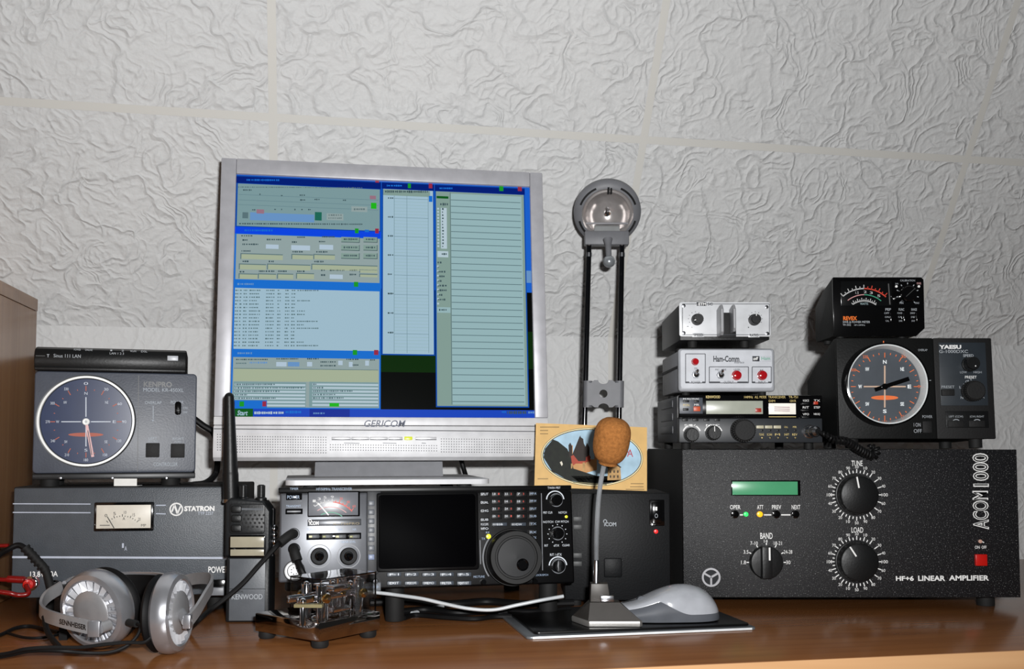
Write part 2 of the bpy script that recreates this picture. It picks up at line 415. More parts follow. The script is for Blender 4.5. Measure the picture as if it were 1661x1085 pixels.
# cabinet at the left
pc = at(57.5, 600, 1.43); pc.z = 0; cab = empty('cabinet', 'beech cabinet at the left edge of the photo', 'cabinet', pc, RW)
ztop = at(57.5, 485, 1.43).z
MB().box(-.018, 0, -.6, 0, 0.0005, ztop - .0185, BEECHC, .0006).build('side_panel', cab)
MB().box(-.35, .0006, -.61, .002, ztop - .018, ztop, BEECHC, .0012).build('top_board', cab)
MB().box(-.35, -.0185, -.012, -.004, .0005, ztop - .0185, BEECHC).build('back_panel', cab)
MB().box(-.35, -.332, -.6, -.0125, .0005, ztop - .0185, BEECHC, .0006).build('side_panel', cab)
# ---------------------------------------------------------------- light: the camera's flash and a faint room
ld = bpy.data.lights.new('camera_flash', 'AREA'); ld.shape = 'RECTANGLE'; ld.size = .034; ld.size_y = .02; ld.energy = 17.8; ld.color = (1, 1, 1)
lo = bpy.data.objects.new('camera_flash', ld); COL.objects.link(lo); lo.location = (.052, -.03, H + .055); lo.rotation_euler = (PI / 2 + math.radians(9), 0, math.radians(6))
wd = bpy.data.worlds.new('room_ambient'); SC.world = wd; wd.use_nodes = True
bg = wd.node_tree.nodes['Background']; bg.inputs[0].default_value = (.9, .9, .88, 1); bg.inputs[1].default_value = .022
SC.view_settings.view_transform = 'Standard'; SC.view_settings.look = 'None'; SC.view_settings.exposure = 0; SC.view_settings.gamma = 1; SC.view_settings.use_curve_mapping = False
# ================================================================ linear amplifier
ACP = mat('speckled_black_paint', '111114', .5, var=.25, nscale=300, bump=.5, bscale=900, fleck=.22, spec=.45)
A = Dev('linear_amplifier', 'large speckled black amplifier with two dials, the biggest box at the right', 'amplifier', (1380, 969, 1.252), 0, 0)
zA = A.o.z; x0, z0, x1, z1 = A.rect(1108, 729, 1652.5, 969)
ATOP = zA + z1
MB().box(x0, x1, 0, .004, 0, z1, ACP, .0008).build('front_panel', A.root)
MB().box(x0 + .001, x1 - .001, .0042, .33, .0005, z1 - .0005, BLKM, .001).build('casing', A.root)
feet(A, [(x0 + .03, .03), (x1 - .03, .03), (x0 + .03, .28), (x1 - .03, .28)], zA, .011)
LCDG = mat('green_lcd', '4d9c70', .3, emit=.06, var=.04)
mb = MB(); a, b, c, d = A.rect(1186, 779, 1298, 804); mb.ring; mb.box(a, c, -.0012, .001, b, d, BLKG, .0004); mb.build('display_frame', A.root)
A.box('display', 1188, 781, 1294, 802.5, .0018, -.0008, LCDG, .0002, label='green display strip')
for px in (1192, 1259, 1290): A.knob('button', px, 834, 6.5, .004, BLKG)
LEDG = mat('green_led', '30e060', .3, emit=1.2); LEDY = mat('amber_led', 'f0a818', .3, emit=1.0); LEDR = mat('red_led', 'ff2020', .3, emit=1.2)
A.knob('green_lamp', 1210, 834, 3.6, .003, LEDG, label='lit green lamp'); A.knob('amber_lamp', 1232.5, 834, 4.6, .003, LEDY, label='lit amber lamp')
for s_, p in (('OPER', (1184, 819, 1201, 826)), ('ATT', (1228, 819, 1238, 826)), ('PREV', (1252, 819, 1267, 826)), ('NEXT', (1284, 819, 1298, 826)), ('BAND', (1233, 864, 1253, 874)), ('TUNE', (1381, 747, 1399, 756)), ('LOAD', (1381, 855, 1400, 864)), ('OFF', (1592, 885, 1600, 890)), ('ON', (1581, 885, 1589, 890))):
    A.t(s_, *p, bold=.01)
A.stroke(1200, 835, 1205, 835, 2); A.stroke(1239, 835, 1251, 835, 2); A.stroke(1267, 835, 1282, 835, 2)
for s_, p in (('1.8', (1202, 909, 1210, 915)), ('3.5', (1206, 892, 1214, 898)), ('7-10', (1217, 878, 1229, 884)), ('14', (1239, 875, 1245, 880)), ('18-21', (1255, 878, 1268, 884)), ('24-28', (1271, 892, 1285, 898)), ('30', (1275, 909, 1282, 915))): A.t(s_, *p)
A.grp = 'band_scale'
for i in range(7):
    t_ = math.radians(-90 + i * 30); cx, cy = 1243, 912
    A.stroke(cx + 28 * math.sin(t_), cy - 28 * math.cos(t_), cx + 32 * math.sin(t_), cy - 32 * math.cos(t_), 1.6)
A.grp = None
# band selector: disc with a raised bar grip
bk = A.knob('band_selector', 1243, 912, 26, .010, BLK, base=.004)
x, z = A.L(1243, 912, .018); g = MB(); k_ = A.k
g.prism([(x - 8 * k_, z - 25 * k_), (x + 8 * k_, z - 25 * k_), (x + 8 * k_, z + 25 * k_), (x - 8 * k_, z + 25 * k_)], -.024, -.0135, BLK, .0015); gp = g.build('grip', bk)
g = MB(); g.box(x + 2 * k_, x + 4.6 * k_, -.0248, -.0236, z + 4 * k_, z + 24 * k_, WHT); g.build('pointer', bk)
for cy, ang, nm in ((802.5, -10, 'tuning_knob'), (911, -33, 'loading_knob')):
    A.grp = nm.replace('knob', 'scale')
    A.knob(nm, 1391, cy, 31, .020, BLK, skirt=1.06, ptr=(ang, WHT, .38, .075))
    for i in range(40):
        t_ = math.radians(i * 9); r0, r1 = 35.5, (39.5 if i % 2 else 42)
        if 40 < i * 9 < 140 and i % 2: continue
        A.stroke(1389.5 + r0 * math.sin(t_), cy - r0 * math.cos(t_), 1389.5 + r1 * math.sin(t_), cy - r1 * math.cos(t_), 1.5)
    for i in range(20):
        if i in (5, 15): continue
        v = [0, 10, 20, 30, 40, 50, 60, 70, 80, 90][(i % 10)] or 50
        t_ = math.radians(i * 18); qx, qy = 1389.5 + 45.5 * math.sin(t_), cy - 45.5 * math.cos(t_)
        A.t(str(v), qx - 3, qy - 2.4, qx + 3, qy + 2.4)
    A.t('100', 1341, cy - 2.6, 1350, cy + 2.6); A.t('100', 1430, cy - 2.6, 1440, cy + 2.6)
A.grp = None
# outlined name up the side
A.t('ACOM', 1577.5, 796, 1603.5, 858.5, WHT, bold=.035, rot=90); A.t('1000', 1577.5, 735, 1603.5, 789.5, WHT, bold=.035, rot=90)
A.t('ACOM', 1579.2, 798, 1601.8, 856.5, BLKM, bold=-.012, off=.0004, rot=90); A.t('1000', 1579.2, 737, 1601.8, 787.5, BLKM, bold=-.012, off=.0004, rot=90)
A.t('HF+6', 1453, 934, 1482, 942, bold=.03); A.t('LINEAR', 1489, 933.5, 1533, 942, bold=.03); A.t('AMPLIFIER', 1539, 933, 1604, 941.5, bold=.03)
A.box('power_switch', 1583, 899, 1602, 918, .005, 0, REDP, .001, label='red square switch')
A.knob('power_lamp', 1590, 878, 3, .002, mat('dull_red_lamp', 'c8a090', .2)); A.stroke(1592, 878, 1596, 880, 1.5)
x, z = A.L(1153, 936); e = MB(); r = 15 * k_
e.ring(x, z, r * .8, r, -.0025, 0, SILV, n=48); e.cyl((x, 0, z), (0, -1, 0), r * .8, .0008, mat('badge_black', '202226', .3), 40)
for a_ in (90, 210, 330):
    t_ = math.radians(a_ + 180); e.bar((x, z), (x + r * .85 * math.cos(t_), z + r * .85 * math.sin(t_)), r * .2, -.0022, 0, SILV)
e.build('badge', A.root, label='round chrome badge with a three-pointed mark')
A.done()
# ================================================================ two metre transceiver on the amplifier
KG = mat('anthracite_case', '3a3c40', .45, bump=.2); KF = mat('anthracite_face', '292c30', .42)
K = Dev('mobile_transceiver', 'low black transceiver with amber lettering, bottom of the stack on the amplifier', 'transceiver', (1216, 718, 1.25), 0, 0)
x0, z0, x1, z1 = K.rect(1101, 641, 1334, 718); zK = K.o.z - ATOP; KTOP = K.o.z + z1
MB().box(x0 + .001, x1 - .001, .012, .19, 0, z1, KG, .002).build('casing', K.root)
mb = MB()
for i in range(3): mb.box(x0 - .0004, x0 + .002, .05, .15, .012 + i * .017, .022 + i * .017, KG, .0008)
mb.build('side_ribs', K.root)
MB().box(x0, x1, 0, .0118, 0, z1 * .515, KF, .0015).build('lower_panel', K.root)
MB().box(x0, x1, -.001, .0118, z1 * .515, z1, BLKG, .0012).build('upper_panel', K.root)
feet(K, [(x0 + .012, .02), (x1 - .012, .02), (x0 + .012, .16), (x1 - .012, .16)], zK, .006)
K.box('keypad_panel', 1102, 645, 1140, 671, .0022, 0, MGRY if 0 else mat('slate_panel', '4b5058', .4), .0004)
for p in ((1108, 649, 1118, 652.5), (1126, 649, 1134, 652.5), (1108, 662, 1117, 666)): K.box('button', *p, .004, 0, BLK, .0004)
K.box('orange_button', 1125, 659, 1136, 667, .004, 0, mat('orange_button', 'c0502c', .4), .0005, label='orange button')
AMB = mat('amber_ink', 'd8c078', .5)
K.t('M', 1108, 645.6, 1112, 648.3, off=.0024); K.t('MULTIFUNC', 1114, 645.6, 1134, 648.3, off=.0024)
K.t('M.IN', 1108, 655, 1118, 659, AMB, off=.0024); K.t('MR', 1126, 655, 1134, 658, off=.0024)
K.t('KENWOOD', 1145, 641.5, 1168, 646, AMB, bold=.02, off=.001); K.t('144MHz', 1207, 642, 1221, 646, AMB, off=.001); K.t('ALL', 1224, 642, 1230, 646, AMB, off=.001); K.t('MODE', 1232, 642, 1243, 646, AMB, off=.001); K.t('TRANSCEIVER', 1246, 642, 1274, 646, AMB, off=.001); K.t('TR-751', 1279, 642, 1294, 646, AMB, off=.001)
LCDT = mat('tan_lcd', 'a3a79a', .3, emit=.03)
K.box('display', 1145.5, 650, 1237.5, 671.5, .002, 0, LCDT, .0003, label='pale lcd window')
K.box('lamp', 1225.5, 662, 1235, 668.5, .0026, -.0015, mat('dark_red_window', '9c2c20', .3, emit=.08), .0003)
K.box('meter_window', 1247, 654, 1291, 672, .002, 0, mat('meter_white', 'e8e4da', .3, emit=.25), .0003, label='small white signal meter')
for i, w_ in enumerate((0, 1, 2)): K.stroke(1256, 660 + i * 3, 1281, 660.5 + i * 3, .9, mat('meter_ink', '8a5a70', .5), off=.0023)
K.stroke(1247, 676, 1291, 676, 1, AMB, off=.001)
for px, tx in ((1252, 'DIM'), (1286, 'CENTR')): K.t(tx, px - 5, 648.5, px + 5, 652, AMB, off=.001)
for r_ in range(3):
    K.t(('VOICE', 'RIT', 'VFO')[r_], 1302, 648 + r_ * 11, 1312, 651.5 + r_ * 11, off=.001); K.t(('', 'STEP', 'NB.SQ')[r_] or 'TX', 1320, 659 + (r_ - 1) * 11, 1330, 662.5 + (r_ - 1) * 11, off=.001)
    K.box('button', 1301, 653 + r_ * 11, 1312, 656 + r_ * 11, .003, 0, BLK, .0003); 
K.box('transmit_lamp', 1320, 651, 1327, 656, .002, 0, mat('dim_red_lamp', 'a83420', .3, emit=.12), .0003)
for px, tx in ((1112, 'TONE'), (1129, 'LOW'), (1147, 'NB'), (1164, 'RIT')):
    K.t(tx, px - 4, 674, px + 4, 677); K.box('button', px - 5, 679, px + 4, 683, .0025, 0, BLK, .0003)
K.knob('volume_knob', 1122, 705, 10.8, .013, BLK, skirt=1.1, ribs=24); K.knob('mode_knob', 1157.5, 702, 11, .013, BLK, skirt=1.1, ptr=(0, WHT, .2, .1), ribs=24)
for px, tx in ((1122, 'SQL'), (1157, 'MIC')): K.t(tx, px - 12, 688, px + 10, 692)
for px in (1122, 1157): K.grp = 'volume_scale' if px < 1140 else 'mode_scale'; K.arc(px, 704, 13.5, 15.5, 20, 160)
K.grp = None
K.knob('tuning_knob', 1206, 698, 17.5, .018, BLKM, skirt=1.08, ribs=30)
for i, px in enumerate((1233, 1247, 1261)):
    K.box('button', px - 6, 690, px + 6, 695, .0028, 0, mat('ivory_button', 'b9b39a', .4), .0004)
for i, px in enumerate((1275, 1289)): K.t(('CALL', 'MR')[i], px - 3, 691, px + 3, 694, AMB)
for i, px in enumerate((1236, 1249, 1262, 1277, 1290)):
    K.t(('TONE', 'SCAN', 'M', 'SHIFT', 'REV')[i], px - 5, 703, px + 3, 706.5, AMB)
    K.box('button', px - 2, 696.5, px + 2, 699.5, .002, 0, BLK, .0002); K.box('button', px - 2, 708, px + 2, 711.5, .002, 0, BLK, .0002); K.t(str(i + 1), px - 1, 709, px + 1, 711, AMB, off=.002)
x, z = K.L(1312, 700); mb = MB(); r = 11 * K.k
mb.lathe([(r, 0), (r, .003), (r * .8, .004), (r * .75, .002)], (x, 0, z), (0, -1, 0), STEEL, 32); mb.build('microphone_socket', K.root)
K.t('MIC', 1307, 698, 1311, 702, off=.004); K.done()
# coiled cord with its plug
P0 = K.W((x, -.003, z)); cc = empty('coiled_cord', 'coiled black microphone cord with a metal plug, hanging in front of the transceiver', 'cord', P0)
mb = MB(); ax = Vector((.35, -1, 0)).normalized()
mb.lathe([(.0072, 0), (.0072, .006), (.0064, .007), (.0064, .014), (.004, .017)], (0, 0, 0), ax, STEEL, 28); mb.build('plug', cc, label='steel plug')
ln = [Vector((0, 0, 0)) + ax * .017]
W1 = [at(1338, 704, 1.218), at(1352, 713, 1.217), at(1372, 716, 1.219), at(1392, 728, 1.226), at(1410, 738, 1.232), at(1419, 738, 1.234), at(1421, 728, 1.236), at(1408, 722, 1.24)]
P = catmull([ln[0]] + [w - P0 for w in W1], 12); hel = []
L_ = [0]
for a_, b_ in zip(P, P[1:]): L_.append(L_[-1] + (b_ - a_).length)
for i in range(900):
    s_ = L_[-1] * i / 899; j = max(k for k in range(len(L_)) if L_[k] <= s_ + 1e-9); j = min(j, len(P) - 2)
    f = (s_ - L_[j]) / max(1e-9, L_[j + 1] - L_[j]); c_ = P[j].lerp(P[j + 1], f); t = (P[j + 1] - P[j]).normalized()
    u = t.cross(Vector((0, 1, .2))).normalized(); w = t.cross(u); rr = min(.0042, .0002 + s_ * .12, .0006 + (L_[-1] - s_) * .3); ph = s_ / .0042 * 2 * PI
    hel.append(c_ + (u * math.cos(ph) + w * math.sin(ph)) * rr)
MB().tube(hel, .0015, CABLE, 6, 0).build('cord', cc)
# ================================================================ silver interface box
WP = mat('warm_white_case', 'a6a9ae', .4); WF = mat('silver_white_face', 'c3c6cc', .38)
Q = Dev('interface_box', 'pale grey box with four toggle switches and lamps, middle of the stack on the amplifier', 'interface', (1178, 637, 1.25), 0, 0, z=KTOP + .0045)
x0, z0, x1, z1 = Q.rect(1101, 565, 1257.5, 637); QT = Q.o.z + z1 - z0
x0, z0, x1, z1 = Q.rect(1101, 565, 1257.5, 637); z0 = 0
MB().box(x0, x1, 0, .010, z0, z1, WP, .004, 3).build('front_frame', Q.root)
MB().box(x0 + .002, x1 - .002, .0102, .15, .001, z1 - .001, mat('dull_case', '85878c', .5), .003).build('casing', Q.root)
mb = MB(); mb.box(x0 + .0008, x0 + .003, .011, .149, z1 * .56, z1 * .62, BLKM); mb.build('seam', Q.root)
feet(Q, [(x0 + .012, .02), (x1 - .012, .02), (x0 + .012, .13), (x1 - .012, .13)], .0044, .005)
a, b, c, d = Q.rect(1104, 568, 1252, 629); MB().prism(rrect(a, b, c, d, .003), -.0008, .001, WF).build('face_plate', Q.root)
INK = mat('dark_blue_ink', '23262e', .5)
Q.off = .001
def frame(D, x0_, y0_, x1_, y1_, m, w_=1.1, off=.0009):
    for p in ((x0_, y0_, x1_, y0_), (x0_, y1_, x1_, y1_), (x0_, y0_, x0_, y1_), (x1_, y0_, x1_, y1_)): D.stroke(*p, w_, m, off)
frame(Q, 1112, 574, 1144, 621, INK); frame(Q, 1150.5, 595, 1214, 621, INK); frame(Q, 1220, 595, 1251, 621, INK)
for p in ((1112, 1118), (1139, 1144), (1151, 1168), (1196, 1213), (1220, 1225), (1246, 1251)): Q.stroke(p[0], 620, p[1], 620, 2.4, INK, off=.001)
Q.t('Ham-Comm', 1157, 577, 1199, 587, INK, bold=.03, off=.0009); Q.t('interface', 1191, 585.5, 1207, 589.5, INK, off=.0009)
Q.t('POWER', 1121, 618, 1136, 622, INK, off=.0009); Q.t('OUTPUT', 1174, 618, 1190, 622, INK, off=.0009); Q.t('INPUT', 1230, 618, 1242, 622, INK, off=.0009)
Q.t('MIC  LINE', 1160, 598, 1178, 601, INK, off=.0009); Q.t('LEVEL', 1190, 598, 1201, 601, INK, off=.0009); Q.t('AF', 1232, 599, 1238, 602, INK, off=.0009); Q.t('ON', 1126, 596, 1131, 599, INK, off=.0009)
Q.box('maker_plate', 1220, 577, 1251, 586.5, .0014, 0, WF, .0002); Q.box('maker_block', 1220.5, 577.5, 1232, 586, .0018, 0, INK, .0002); Q.t('off', 1222, 579, 1230, 584, WHT, off=.0018, bold=.02, shear=.2); Q.t('Ham', 1235, 578.5, 1249, 584, GRNI, off=.0014)
for px, py, m in ((1128, 586.5, mat('red_lens', 'a8141c', .12, coat=.6)), (1195.5, 608.5, None), (1237, 608.5, None)):
    m = m or MATS['red_lens']; Q.knob('lamp', px, py, 5.2 if py < 600 else 7, .006, m, skirt=1.15, label='round red lamp')
for px, py in ((1128, 608), (1168, 608.5)):
    x, z = Q.L(px, py); mb = MB(); mb.cyl((x, -.0008, z), (0, -1, 0), .0052, .003, STEEL, 6); mb.cyl((x, -.0035, z), (0, -1, 0), .0034, .003, CHROME, 20)
    mb.lathe([(.0013, 0), (.0021, .011), (.0012, .0125), (0, .0128)], (x, -.005, z), (0, -1, .45), CHROME, 16); mb.build('toggle_switch', Q.root)
Q.done()
# ================================================================ morse keyer on top
E = Dev('keyer', 'black box with white panel and two grey paddles, topmost of the stack on the amplifier', 'keyer', (1178, 556, 1.245), 0, 0, z=QT + .0088)
x0, z0, x1, z1 = E.rect(1102, 490, 1250, 548.5); z0 = 0
x0, z0, x1, z1 = E.rect(1102, 490, 1250, 549.5, .002)
MB().prism(rrect(x0, .004, x1, z1, .003), -.002, .001, mat('white_panel', 'cfd1d4', .35), .0004).build('front_panel', E.root)
MB().prism([(.0012, 0), (.150, 0), (.150, z1 * .86), (.004, z1 - .002), (.0012, z1 - .002)], x0 + .001, x1 - .001, BLK, .001, axis='x').build('casing', E.root)
for px, py in ((1109, 496), (1109, 540), (1243.5, 498), (1244.5, 541)): E.knob('screw', px, py, 3, .0016, STEEL, base=.002)
feet(E, [(x0 + .02, .02), (x1 - .028, .02), (x0 + .02, .12), (x1 - .028, .12)], .0086, .006)
for px, py, ang in ((1132, 517.5, -112), (1225, 518, 0)):
    E.knob('speed_knob' if px < 1200 else 'ratio_knob', px, py, 8.2, .012, BLK, ptr=(ang, WHT, .6, .14), base=.002, skirt=1.15, ribs=20)
x, z = E.L(1131, 517); 
frame(E, 1107, 493, 1248, 543, INK, .9, .0022)
E.box('name_plate', 1129.5, 489.5, 1157, 496, .0026, 0, MATS['white_panel'], .0002); E.box('name_block', 1130, 490, 1146, 496, .0028, 0, INK, .0002); E.t('ETM', 1133, 491, 1145, 495.4, WHT, off=.0029, bold=.02); E.t('5C', 1147.5, 491, 1156, 495.4, INK, off=.0026, bold=.03)
for tx, p in (('SPEED', (1125, 541, 1140, 545.5)), ('RATIO', (1216, 541.5, 1230, 546))):
    E.box('caption_plate', p[0] - 2, p[1] - 1, p[2] + 2, p[3] + 1, .0024, 0, MATS['white_panel'], .0001); E.t(tx, *p, INK, off=.0025, bold=.02)
E.t('- .', 1114, 529, 1123, 531.5, INK, off=.0021); E.t('.', 1213, 530, 1215, 532, INK, off=.0021)
for px, py in ((1128, 517), (1225, 517)):
    E.grp = 'speed_scale' if px < 1200 else 'ratio_scale'
    for i in range(9):
        t_ = math.radians(-120 + i * 30); E.stroke(px + 10.5 * math.sin(t_), py - 10.5 * math.cos(t_), px + 12 * math.sin(t_), py - 12 * math.cos(t_), .8, INK, off=.0021)
E.grp = None
E.box('slot', 1165, 507, 1194, 547.5, .0024, 0, BLKM, .0004)
PDG = mat('paddle_grey', '8f9093', .35)
for px, yb, f in ((1170, 543, .030), (1190, 537, .027)):
    a, b, c, d = E.rect(px, 493, px + 10, yb, f); mb = MB(); w_ = .0032
    mb.prism([(-f, b + .004), (-f, d - .006), (-f + .006, d), (-.0, d - .004), (-.0, b), (-f + .004, b)], a, a + w_, PDG, .0006, axis='x'); mb.build('paddle', E.root, label='grey finger paddle')
E.done()
# ================================================================ rotator controller at right
YC = mat('dark_charcoal_case', '111212', .5, bump=.2, spec=.25); YP = mat('blue_grey_panel', '2c3238', .42)
Y = Dev('rotator_controller', 'black rotator controller with a chrome-lit compass dial, standing on the amplifier', 'controller', (1484, 712, 1.25), 0, 2.5)
x0, z0, x1, z1 = Y.rect(1358, 548.5, 1611, 712); zY = Y.o.z - ATOP
YT = (Y.R @ Vector((0, .02, z1))).z + Y.o.z
prof = [(0, .001), (.115, .001), (.125, .05), (.128, z1 * .72), (.012, z1), (0, z1)]
MB().prism([(.004, .001), (.118, .001), (.125, .03), (.127, z1 * .68), (.09, z1 * .80), (.01, z1), (.004, z1)], x0, x1, YC, .0015, axis='x').build('casing', Y.root)
xs = Y.L(1515, 620)[0]
MB().box(x0, xs - .0004, -.002, .0038, 0, z1, YC, .0012).build('front_panel', Y.root)
MB().box(xs + .0004, x1, -.002, .0038, .0, z1, BLKM, .0015).build('control_panel', Y.root)
for x in (x0 + .02, x1 - .02):
    for yy, extra in ((.012, 0), (.10, .005)): MB().cyl((x, yy, .0015), (0, 0, -1), .008, zY + extra - .001 if extra == 0 else zY - .0035 + 0, RUB, 20).build('foot', Y.root)
a, b, c, d = Y.rect(1523, 556, 1599, 658); MB().box(a, c, -.0028, -.001, b, d, YP, .0004).build('control_plate', Y.root, label='blue-grey plate with two knobs')
Y.t('YAESU', 1522 + 1, 559.5, 1559, 566, WHT, bold=.05, off=.0028); Y.t('G-1000DXC', 1523, 567.5, 1570, 572.5, GRY, bold=.01, off=.0028)
Y.t('SPEED', 1562, 574.5, 1579, 579, GRY, off=.0028, bold=.02); Y.t('LOW', 1557, 602, 1568, 605.5, GRY, off=.0028); Y.t('HIGH', 1579, 602, 1592, 605.5, GRY, off=.0028); Y.t('PRESET', 1565, 609.5, 1584, 614, WHT, off=.0028, bold=.01)
Y.t('PRESET', 1527, 625.5, 1548, 629.5, GRY, off=.0028)
Y.knob('speed_knob', 1575.5, 590, 11, .014, BLK, skirt=1.1, base=.0026); Y.knob('preset_knob', 1579.5, 634, 15.5, .015, BLKM, skirt=1.08, base=.0026, ribs=30)
x, z = Y.L(1582.5, 593.5, .0168); MB().ball((x, -.0168, z), .0009, WHT, 6).build('pointer', Y.root)
Y.grp = 'preset_scale'
for i in range(9):
    t_ = math.radians(-125 + i * 14); Y.stroke(1579 + 17.5 * math.sin(t_), 634 - 17.5 * math.cos(t_), 1579 + 20 * math.sin(t_), 634 - 20 * math.cos(t_), 1, GRY, off=.0028)
for tx, qx, qy in (('0', 1568, 619), ('L', 1558, 628), ('N', 1560, 645), ('R', 1595, 644)): Y.t(tx, qx - 2, qy - 2, qx + 2, qy + 2, GRY, off=.0028)
Y.grp = None
Y.box('preset_button', 1528, 631, 1549, 641.5, .006, 0, BLKM, .0008)
a, b, c, d = Y.rect(1533, 667, 1602, 694); MB().box(a, c, -.003, -.001, b, d, BLK, .0005).build('button_plate', Y.root)
for tx, px in (('LEFT (CCW)', 1551), ('(CW) RIGHT', 1585)): Y.t(tx, px - 12, 674, px + 11, 678, GRY, off=.003); Y.arc(px, 688, 7, 8.2, 50, 130, GRY, off=.003); Y.box('direction_button', px - 13, 682, px + 13, 692.5, .0045, 0, BLKM, .0006)
Y.t('OVERLAP', 1489, 566, 1504, 569.5, GRY, off=.002); Y.t('POWER', 1496, 673.5, 1512, 678, GRY, off=.002); Y.t('I ON', 1482, 686, 1493, 692, GRY, off=.002); Y.t('OFF', 1482, 696, 1495, 702, GRY, off=.002)
Y.box('power_switch', 1497, 683, 1512, 702, .005, 0, BLKM, .0006)
# dial
x, z = Y.L(1440.5, 622.5, .017); R_ = 66.5 * Y.k * .985; xd, zd = x, z
mb = MB(); mb.lathe([(R_ * 1.05, 0), (R_ * 1.02, .015), (R_ * .99, .0155), (R_ * .985, .0150)], (x, -.002, z), (0, -1, 0), BLKG, 80, cap=False); bz = mb.build('dial_bezel', Y.root)
x, z = xd, zd; DR = 60 * Y.k; DF = mat('grey_dial', '474d54', .5)
mb = MB(); mb.lathe([(0, 0), (DR * 1.08, 0)], (x, -.0035, z), (0, -1, 0), DF, 64, cap=False); dl_ = mb.build('dial_face', Y.root)
OG = mat('dial_orange', 'e0703a', .5, emit=.12); LW = mat('dial_line', 'd8b8a0', .5); WI = mat('dial_white', 'e6ecee', .5, emit=.1)
def rad(D, cx, cy, ang, r0, r1, w_, m, off):
    t_ = math.radians(ang); D.stroke(cx + r0 * math.sin(t_), cy - r0 * math.cos(t_), cx + r1 * math.sin(t_), cy - r1 * math.cos(t_), w_, m, off)
Y.grp = 'compass_scale'; cx, cy = 1435, 627; o_ = .0042
for a_ in (0, 90, 180, 270): rad(Y, cx, cy, a_, 4, 34, 2.2, LW, o_)
for a_ in range(0, 360, 10): rad(Y, cx, cy, a_, 52 if a_ % 30 else 47, 55, 1.1, OG, o_)
for tx, a_ in (('N', 0), ('NE', 45), ('E', 90), ('SE', 135), ('S', 180), ('SW', 225), ('W', 270), ('NW', 315)):
    t_ = math.radians(a_); qx, qy = cx + 40 * math.sin(t_), cy - 40 * math.cos(t_); Y.t(tx, qx - 3, qy - 3, qx + 3, qy + 3, WI, off=o_, bold=.03)
for tx, a_ in (('330', 327), ('300', 298), ('30', 32), ('150', 148), ('180', 180), ('210', 212), ('90', 90)):
    t_ = math.radians(a_); qx, qy = cx + 57.5 * math.sin(t_), cy - 57.5 * math.cos(t_); Y.t(tx, qx - 4, qy - 2.4, qx + 4, qy + 2.4, OG, off=o_)
Y.grp = None; a, b = Y.L(cx, 645, o_); mb = MB(); mb.poly(circ_poly(a, b, 22 * Y.k, 40, 3.6 * Y.k), -.0042, OG); mb.build('dial_marking', Y.root, label='flat orange lens-shaped mark')
x, z = Y.L(cx, cy, .0065); mb = MB()
t_ = math.radians(72); dv = Vector((math.sin(t_), math.cos(t_))); c = Vector((x, z)); nv = Vector((-dv.y, dv.x))
tip = c + dv * 42 * Y.k; tail = c - dv * 17 * Y.k
mb.prism([tuple(tail + nv * 3.2 * Y.k), tuple(tail - nv * 3.2 * Y.k), tuple(tip - nv * 3.4 * Y.k), tuple(tip + nv * 3.4 * Y.k)], -.0070, -.0055, BLKG); mb.cyl((x, -.0045, z), (0, -1, 0), 5 * Y.k, .0035, BLKG, 24); mb.build('needle', Y.root, label='black compass needle')
GL = mat('clear_plastic', 'ffffff', .03, trans=1.0, var=0)
# polished inner wall of the dial cover
mb = MB(); mb.lathe([(R_ * .90, 0), (R_ * .90, .002), (R_ * .955, .0125), (R_ * .985, .0128)], (xd, -.0035, zd), (0, -1, 0), mat('clear_rim', 'd8dcdc', .25), 80, cap=False); mb.build('dial_rim', Y.root, label='bright polished dial rim')
Y.stroke(1433, 553, 1433, 557.5, 1.6, OG, off=.002); Y.stroke(1505, 617, 1510, 617, 1, GRY, off=.002); Y.done()
# ================================================================ power meter on the controller
R = Dev('power_meter', 'small black meter with orange lettering, topmost on the right-hand controller', 'meter', (1426, 546.5, 1.256), 0, 0, z=YT + .0035)
x0, z0, x1, z1 = R.rect(1351.5, 449.5, 1499.5, 541); 
x0, _, x1, z1 = R.rect(1351.5, 449.5, 1499.5, 546)
mb = MB(); mb.prism([(x0, 0), (x1 - .011, 0), (x1, .010), (x1, z1 - .003), (x1 - .003, z1), (x0 + .001, z1), (x0, z1 - .001)], 0, .003, BLKG, .0008); mb.build('front_panel', R.root)
MB().prism([(.0032, 0), (.075, 0), (.078, .004), (.078, z1 * .62), (.045, z1 * .84), (.006, z1 - .0005), (.0032, z1 - .0005)], x0 + .0008, x1 - .012, YC, .001, axis='x').build('casing', R.root)
feet(R, [(x0 + .012, .012), (x1 - .025, .012), (x0 + .012, .062), (x1 - .025, .062)], .0045, .005)
R.box('meter_window', 1364, 456, 1447, 496, .0012, 0, mat('meter_black', '0e0f10', .15), .0004)
R.stroke(1441, 460, 1443.5, 494, 1.6, mat('dim_edge', '5a5a5a', .4), off=.0013)
R.grp = 'meter_scale'; o_ = .0014; cxm, cym = 1401.5, 521
PINK = mat('scale_pink', 'c89090', .5); GT = mat('scale_white', 'c0c0c0', .5)
def sarc(D, cx, cy, r, a0, a1, w_, m, off):
    n = 10
    for i in range(n):
        p = math.radians(a0 + (a1 - a0) * i / n); q = math.radians(a0 + (a1 - a0) * (i + 1) / n)
        D.stroke(cx + r * math.sin(p), cy - r * math.cos(p), cx + r * math.sin(q), cy - r * math.cos(q), w_, m, off)
sarc(R, cxm, cym, 53, -40, 0, 1.8, GT, o_); sarc(R, cxm, cym, 53, 0, 42, 1.8, REDI, o_); sarc(R, cxm, cym, 43, -38, 0, 1.4, PINK, o_); sarc(R, cxm, cym, 43, 0, 40, 1.4, GRNI, o_); sarc(R, cxm, cym, 33, -34, 36, 1.8, GT, o_)
